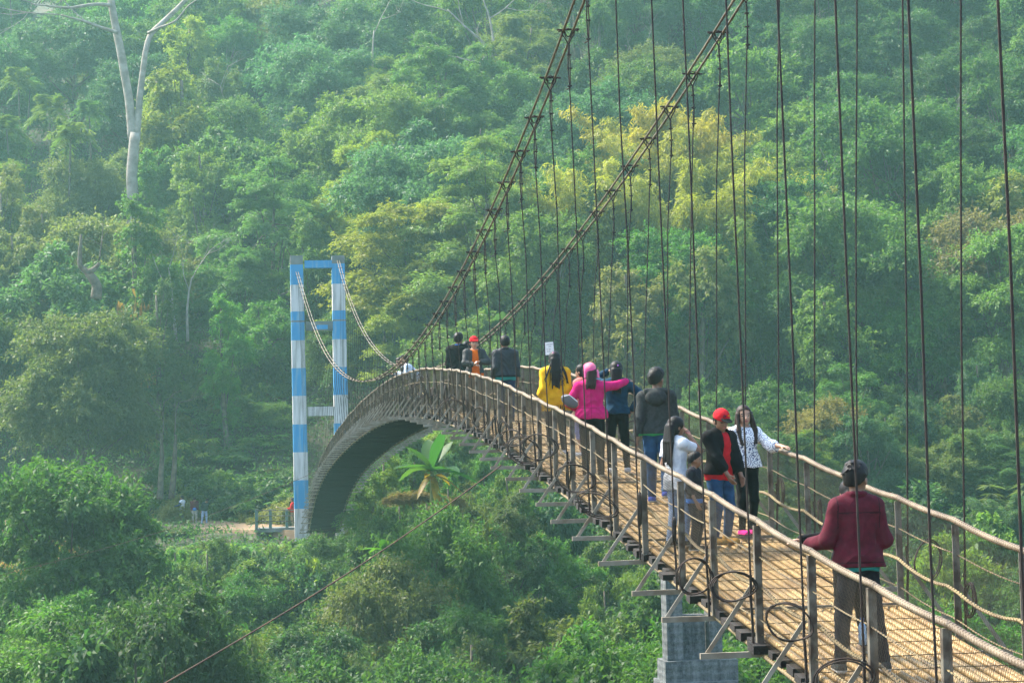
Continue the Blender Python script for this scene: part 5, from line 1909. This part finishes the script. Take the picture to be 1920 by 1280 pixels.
# 3 ---- man in red cap and red shirt
loc, H = stand(1352, 1020, 772)
print('redcap', loc, H)
def emblem(c):
    mb = MB()
    def dot(x, y0, z, r, ry=None):
        q = []
        for k in range(10):
            a = 2 * math.pi * k / 10
            q.append(c['hp']((x + r * math.cos(a), y0 - abs(x) * .25, z + (ry or r) * math.sin(a))))
        mb.add(q, [tuple(range(10))])
    dot(-.03, .103, 1.592, .014, .007); o = mb.build('cap_emblem', cloth('emblem_yellow', (0.75, 0.42, 0.02)), c['root'])
    mb2 = MB()
    for x, z, r in ((.012, 1.588, .013), (.028, 1.596, .011), (.03, 1.58, .010)):
        q = [c['hp']((x + r * math.cos(2 * math.pi * k / 10) * (1 if k % 2 else .5), .106 - abs(x) * .2, z + r * math.sin(2 * math.pi * k / 10) * (1 if k % 2 else .6))) for k in range(10)]
        mb2.add(q, [tuple(range(10))])
    mb2.build('cap_emblem', cloth('emblem_dark', (0.03, 0.02, 0.06)), c['root'])
person('man in a red cap and red shirt under an open black overshirt, looking down', loc, H, 150, h=0.007, lean=(0, 4, 0), head=(16, 14, 0), armL=(-.15, .24, .80), armR=(.10, .30, .78), hintL=(-.8, -.6, 0), hintR=(.9, -.5, 0), feetL=(-.12, .02, 0), feetR=(.13, .06, 0),
       top=dict(mat=BLACK, hem=.86, open=.105, sleeve=.55, e=.034, loose=1.2, collar=.016, off=-.015), under=dict(mat=REDC, hem=.79, sleeve=.3), trousers=dict(mat=JEANS, e=.016), shoes=dict(mat=TAN, boot=True), cap=(REDC, BLACK), extra=emblem, girth=1.06, sole=cloth('tan_sole', (.3, .17, .05)))

# 4 ---- woman in the printed blouse
loc, H = stand(1402, 1004, 764)
print('lady', loc, H)
hd = 172
yR = at_x(1478, 836, XR).y
wl_ = to_local(loc, hd, H, Vector((XR - .07, yR - .0, float(deck_z(yR)) + RAILZ + .035)))
def wide_sleeve(f, c):
    a = c['elL']; d = c['wl'] - a
    f.cone(a - d * .3, a + d * .25 - np.array([0, 0, .02]), .055, .085, .03)
person('woman with long dark hair in a white printed blouse, arm stretched to the far railing', loc, H, hd, h=0.008, head=(8, 4, 4), hair=(8, .34, .085, .20), hairmat=BROWNHAIR, skin=SKIN_L, armL=wl_, hintL=(-.2, -.6, -.8), armR=(.22, .04, .80),
       top=dict(name='blouse', mat=PRINT, hem=.86, sleeve=.25, e=.018, loose=1.3, flare=.012, add=(wide_sleeve,)), trousers=dict(mat=BLACK, e=.006), shoes=dict(mat=PSHOE), girth=.92, feetL=(-.08, .0, 0), feetR=(.08, .05, 0), sole=DSHOE)

# 5 ---- girl in the white T-shirt
loc, H = stand(1272, 1024, 785)
person('long-haired girl in a white T-shirt and pale jeans, hand at her mouth', loc, H, 62, h=0.008, hair=(9, .46, .085, 0), armR=(.06, .19, 1.40), hintR=(.7, .1, -1), armL=(-.2, .16, .92), top=dict(name='tshirt', mat=WHITEC, hem=.72, sleeve=-.35, e=.022, loose=1.5, flare=.01),
       trousers=dict(mat=LJEANS, e=.012), shoes=dict(mat=DSHOE), girth=.9, feetL=(-.09, -.03, 0), feetR=(.09, .06, 0), skin=SKIN_D, head=(10, 5, 0))

# 6 ---- small boy
loc, H = stand(1306, 1032, 851)
print('boy', loc, H)
person('small boy in dark clothes between the girl and the red-capped man', loc, H, 118, h=0.010, girth=1.05, armL=(-.23, .06, .82), armR=(.24, .08, .82), top=dict(name='tshirt', mat=cloth('faded_black_cloth', (.02, .022, .028), (.012, .013, .018)), hem=.80, sleeve=.2, e=.03, loose=1.2, band=(.875, BLUEC)), trousers=dict(mat=DJEANS, e=.026), shoes=dict(mat=DSHOE), head=(-18, 5, 0), feetL=(-.13, 0, 0), feetR=(.13, 0, 0))

# 7 ---- youth in the grey hoodie, walking away
loc, H = stand(1236, 942, 697)
print('hoodie', loc, H)
def hood(f, c):
    f.ell(c['tp']((0, -.135, 1.30)), (.135, .055, .10), .02, c['T'])
    f.cone(c['tp']((-.12, -.11, 1.385)), c['tp']((.12, -.11, 1.385)), .034, .034, .02)
    for q in (-1, 1): f.cone(c['tp']((q * .10, -.06, 1.38)), c['tp']((q * .075, .07, 1.35)), .035, .025, .03)
person('youth in a grey hooded fleece and blue jeans walking away up the bridge', loc, H, 14, h=0.008, head=(30, 0, 0), feetL=(-.09, .14, 0), feetR=(.09, -.20, .07), armL=(-.25, -.06, .80), armR=(.25, .12, .82), hs=1.2, top=dict(mat=GREYH, hem=.83, e=.028, add=(hood,), band=(.856, GREEN), amp=.006), trousers=dict(mat=JEANS, e=.018), shoes=dict(mat=BSHOE), girth=1.0)

# 8 ---- woman in the teal jacket
loc, H = stand(1160, 886, 681)
print('teal', loc, H); loc8, H8 = loc, H
def clip(c):
    o, V, Fc = c['finish']('hair_clip', Field(.008).ell(c['hp']((.02, -.108, 1.565)), (.015, .010, .015), .01, c['Hd']), cloth('lilac_plastic', (.55, .22, .70)))
person('woman in a deep teal jacket with a lilac hair clip, hand shading her face', loc, H, 8, h=0.009, hair=(8, .30, .07, 0), armL=(-.13, .12, 1.50), hintL=(-1, .2, -.6), armR=(.24, .02, .95), hintR=(1, -.4, -.1), top=dict(mat=TEALC, hem=.87, e=.026), trousers=dict(mat=BLACK, e=.008), shoes=dict(mat=WSHOE), extra=clip, girth=.95, feetL=(-.12, .0, 0), feetR=(.13, 0, 0))

# 9 ---- woman in the pink jacket and headscarf
loc, H = stand(1112, 893, 685)
print('pink', loc, H)
hd = 12
ws = to_local(loc, hd, H, loc8 + Vector((.14 * H8 / 1.62, -.07, 1.35 * H8 / 1.62)))
def scarf(c):
    f = Field(.009)
    f.ell(c['hp']((-.012, -.01, 1.54)), (.105, .125, .113), .01, c['Hd'])
    f.cut(lambda P: (lambda Q: np.maximum(1.50 - Q[..., 2] - .9 * np.abs(Q[..., 0]), -.01 - Q[..., 0] * 0 - (Q[..., 2] - 1.44)))(c['hl'](P)))
    f.cut(lambda P: (lambda Q: np.minimum(.045 - np.abs(Q[..., 0] + .01), Q[..., 1] + .02 + (Q[..., 2] - 1.6) * .1))(c['hl'](P)) * .6)
    for q in (-1, 1):
        f.cone(c['hp']((q * .075, -.05, 1.52)), c['tp']((q * .10 + .02, -.13, 1.28)), .028, .034, .015)
    f.cone(c['tp']((.12, -.13, 1.28)), c['tp']((.06, -.150, 1.04)), .036, .014, .015)
    f.cone(c['tp']((.07, -.135, 1.25)), c['tp']((.07, -.150, 1.08)), .030, .012, .015)
    c['finish']('scarf', f, SCARF)
SCARF = bpy.data.materials.new('pink_and_gold_scarf')
strand_mat(SCARF, (0.74, 0.06, 0.26), (0.74, 0.42, 0.20), 0.0, 0.7, 0, 0.0)
def blazer(f, c): f.cone(c['tp']((-.12, 0, .90)), c['tp']((.12, 0, .90)), .125, .125, .05)
person('woman in a hot pink jacket and headscarf, arm round the teal jacket beside her', loc, H, hd, h=0.008, skin=SKIN_L, hair=(7, .20, .06, 0), hairmat=BROWNHAIR, head=(-14, 0, 0), armR=ws, hintR=(.2, -.5, -1), armL=(-.20, .20, .98), hintL=(-1, -.7, -.2),
       top=dict(mat=PINK, hem=.84, e=.026, add=(blazer,), amp=.0045, seams=(cloth('pink_stitching', (.34, .004, .085)), lambda Q: ((np.abs(Q[:, 0]) < .005) & (Q[:, 1] < 0)) | ((np.abs(Q[:, 2] - 1.0) < .005) & (Q[:, 1] < 0) & (np.abs(Q[:, 0]) < .2)))), trousers=dict(mat=BLACK, e=.016), shoes=dict(mat=BLACK), extra=scarf, girth=1.06, feetL=(-.10, -.05, 0), feetR=(.12, .06, 0))
bagp = at_y(1068, 752, loc.y - .12)
bg = empty('shoulder_bag', tuple(bagp), rad(-12), label='grey folded bag held under the arm of the pink jacket', cat='bag')
f = Field(.009); f.ell((0, 0, 0), (.13, .05, .075), .01, rotM(0, 0, 35)); V, Fc = f.mesh(); mesh_np('bag_body', V, Fc, cloth('grey_leather', (.14, .13, .13), rough=.5), bg, True)
MB().tube([(-.1, -.045, .06), (0, -.06, .085), (.11, -.045, -.01)], .007, 5).build('bag_trim', WHITEC, bg)

# 10 ---- woman in the yellow shawl
loc, H = stand(1044, 853, 662)
print('yellow', loc, H)
def shawl(f, c):
    f.cone(c['tp']((-.06, -.02, 1.30)), c['tp']((-.20, .0, .98)), .11, .09, .05); f.cone(c['tp']((.06, -.02, 1.30)), c['tp']((.20, .0, .98)), .11, .09, .05)
    f.cone(c['tp']((-.13, -.02, 1.0)), c['tp']((-.10, -.02, .80)), .11, .11, .05); f.cone(c['tp']((.13, -.02, 1.0)), c['tp']((.13, -.02, .80)), .11, .10, .05)
def fringe(c):
    mb = MB()
    for k in range(46):
        a = math.pi * (1 + k / 45.0) 
        x, y = .235 * math.cos(a), .13 * math.sin(a)
        p = c['tp']((x, y, .80)); mb.tube([p, p + np.array([rng.uniform(-.01, .01), 0, -.05]), p + np.array([rng.uniform(-.02, .02), -.01, -.10])], .005, 4)
    mb.build('shawl_fringe', YELLOWC, c['root'])
    mb = MB()
    rs = np.random.default_rng(3)
    for k in range(16):
        x = rs.uniform(-.12, .12); p0 = c['hp']((x * .6, -.08, 1.47))
        mb.tube([p0, c['tp']((x * 1.4, -.14, 1.30)), c['tp']((x * 1.7 + rs.uniform(-.03, .03), -.145, 1.2)), c['tp']((x * 1.8 + rs.uniform(-.04, .04), -.13, 1.10))], [.010, .010, .007, .003], 5)
    mb.build('loose_locks', HAIRM, c['root'], True)
    c['finish']('hair_clip', Field(.008).ell(c['hp']((-.03, -.10, 1.60)), (.017, .012, .014), .01, c['Hd']), cloth('pink_plastic', (.80, .35, .55)))
person('woman in a fringed yellow shawl with long wavy black hair, seen from behind', loc, H, 2, h=0.008, hair=(8, .42, .065, 0), armL=(-.20, .10, .92), armR=(.18, .14, .95), top=dict(name='shawl', mat=YELLOWC, hem=.79, e=.034, sleeve=.6, add=(shawl,), amp=.006), trousers=dict(mat=DJEANS, e=.006), shoes=dict(mat=WSHOE), extra=fringe, girth=.98, feetL=(-.09, .08, 0), feetR=(.11, -.02, 0))

# 11 ---- figure in salmon between yellow and pink
loc, H = on_deck(1090, 29.2, 686)
def specs(c): MB().tube([c['hp']((-.07, .09, 1.51)), c['hp']((0, .108, 1.508)), c['hp']((.07, .09, 1.51))], .006, 5).build('glasses', BLACK, c['root'])
person('girl in salmon pink and glasses half hidden behind the pink jacket', loc, min(H, 1.5), -50, h=0.012, hair='bun', skin=SKIN_L, top=dict(name='dress', mat=SALMON, hem=.62, e=.03, sleeve=.4, flare=.05), trousers=dict(mat=cloth('lilac_cloth', (.35, .33, .52)), e=.008, hem=.3), shoes=dict(mat=WSHOE), extra=specs, girth=.95, group=GRP)

# 12 ---- man in the charcoal bomber jacket
loc, H = on_deck(948, 36.6, 633)
print('bomber', loc, H)
person('man in a charcoal bomber jacket seen from behind near the crest', loc, H, 2, h=0.009, armL=(-.24, .05, .84), armR=(.24, .05, .80), top=dict(mat=CHAR, hem=.86, e=.034, collar=.02, amp=.007, seams=(BLACK, lambda Q: (Q[:, 2] < .895) & (np.abs(Q[:, 0]) < .22))), under=dict(mat=cloth('teal_cotton', (0.02, 0.22, 0.20)), hem=.80, sleeve=.4), trousers=dict(mat=NAVY, e=.018), shoes=dict(mat=DSHOE), girth=1.03)

# 13-15 ---- three lads on the crest
loc, H = on_deck(861, 41.2, 627)
def collar_band(c):
    n = 12
    MB().tube([c['tp']((.072 * math.sin(2 * math.pi * k / n), -.012 + .07 * math.cos(2 * math.pi * k / n), 1.405)) for k in range(n + 1)], .016, 6).build('collar', BLUEC, c['root'], True)
    mb = MB()
    for q in (.35, .5):
        a = c['shR'] + (c['elR'] - c['shR']) * q
        mb.tube([a + np.array([-.04, -.062, .01]), a + np.array([.02, -.074, .0]), a + np.array([.068, -.03, -.01]), a + np.array([.075, .02, -.02])], .009, 5)
    mb.build('sleeve_stripes', WHITEC, c['root'])
person('lad in a black jacket with a blue collar and striped sleeve on the crest', loc, H, 24, h=0.010, hair='top', armR=(.26, .10, .86), top=dict(mat=BLACK, hem=.84, e=.036), trousers=dict(mat=DJEANS, e=.016), shoes=dict(mat=DSHOE), extra=collar_band, girth=1.1)
loc, H = on_deck(890, 40.6, 634)
person('lad in a red cap and orange shirt facing us beside the black jacket', loc, H, 176, h=0.009, skin=SKIN_L, cap=(REDC, REDC), armL=(-.06, .26, 1.10), armR=(.04, .27, 1.04), hintL=(-1, -.4, -.2), hintR=(1, -.4, -.2), top=dict(mat=cloth('dark_leather', (.03, .035, .035), rough=.6), hem=.86, open=.105, e=.034), under=dict(mat=ORANGE, hem=.72, sleeve=.3), trousers=dict(mat=BROWNC, e=.016), shoes=dict(mat=DSHOE), fist=True)
loc, H = on_deck(876, 42.6, 643)
person('lad almost hidden between the black jacket and the red cap', loc, H, 60, h=0.016, top=dict(mat=CHAR, hem=.84), trousers=dict(mat=DJEANS), shoes=dict(mat=DSHOE))

# 16-17 ---- two beyond the crest leaning on the railing
for px, py, Y, lab, mt in ((757, 684, 51.0, 'person in white and blue leaning over the railing beyond the crest', cloth('pale_blue_print', (.45, .60, .78), (.70, .72, .74), scale=18)), (736, 691, 52.2, 'person in dark clothes leaning over the railing beyond the crest', CHAR)):
    loc = Vector((XL + .42, Y, float(deck_z(Y))))
    person(lab, loc, 1.58, -78, h=0.012, skin=SKIN_L, lean=(0, 42, 0), head=(-20, -30, 0), pelvis=(0, -.1, -.02), armL=(-.16, .42, 1.03), armR=(.16, .42, 1.03), hintL=(-.5, -.4, -1), hintR=(.5, -.4, -1), top=dict(mat=mt, hem=.84), trousers=dict(mat=DJEANS), shoes=dict(mat=DSHOE))

# 18-21 ---- walkers on the path
def on_path(px, Y, py_head, py_feet):
    p = at_y(px, py_feet, Y); p.z = -4.5
    return p
PH = 0.02
person('walker in a white vest with dark sleeves under the grey trunks', on_path(342, 119.2, 918, 975), 1.66, -60, h=PH, armL=(-.42, .25, 1.05), under=dict(mat=NAVY, hem=.9, sleeve=1.0, e=.012), top=dict(name='vest', mat=WHITEC, hem=.80, sleeve=-.75, e=.03), trousers=dict(mat=cloth('grey_cloth', (.16, .2, .2))), shoes=dict(mat=DSHOE))
person('walker in a maroon top and beige trousers with a blue bag', on_path(365, 118.8, 930, 974), 1.60, 178, h=PH, lean=(0, 12, 0), head=(0, 30, 0), top=dict(mat=MAROON, hem=.86, e=.03), trousers=dict(mat=BEIGE), shoes=dict(mat=BEIGE),
       extra=lambda c: c['finish']('waist_bag', Field(.02).ell((0, .16, .90), (.12, .06, .10)), BLUEC))
person('walker in a dark top and light blue jeans bending beside the maroon one', on_path(383, 118.4, 932, 973), 1.58, 150, h=PH, lean=(0, 30, 0), head=(0, 20, 0), top=dict(mat=cloth('dark_green_cloth', (.02, .05, .045)), hem=.86), trousers=dict(mat=LJEANS), shoes=dict(mat=NAVY), feetL=(-.14, .06, 0), feetR=(.14, -.05, 0))
pp_ = at_y(549, 980, 113.6); pp_.z = -4.60
person('walker in red stepping out from behind the tower leg with a pole', pp_, 1.6, -84, h=PH, armR=(.12, .34, 1.02), armL=(-.12, .34, 1.0), top=dict(mat=REDC, hem=.84), trousers=dict(mat=cloth('khaki_cloth', (.30, .22, .12))), shoes=dict(mat=DSHOE))
a, b_ = at_y(518, 950, 113.0), at_y(556, 958, 113.9)
tag(MB().tube([a, b_], .05, 6).build('bamboo_pole', cloth('dry_bamboo', (.62, .50, .26))), 'pale bamboo pole carried above the path railing', 'pole')
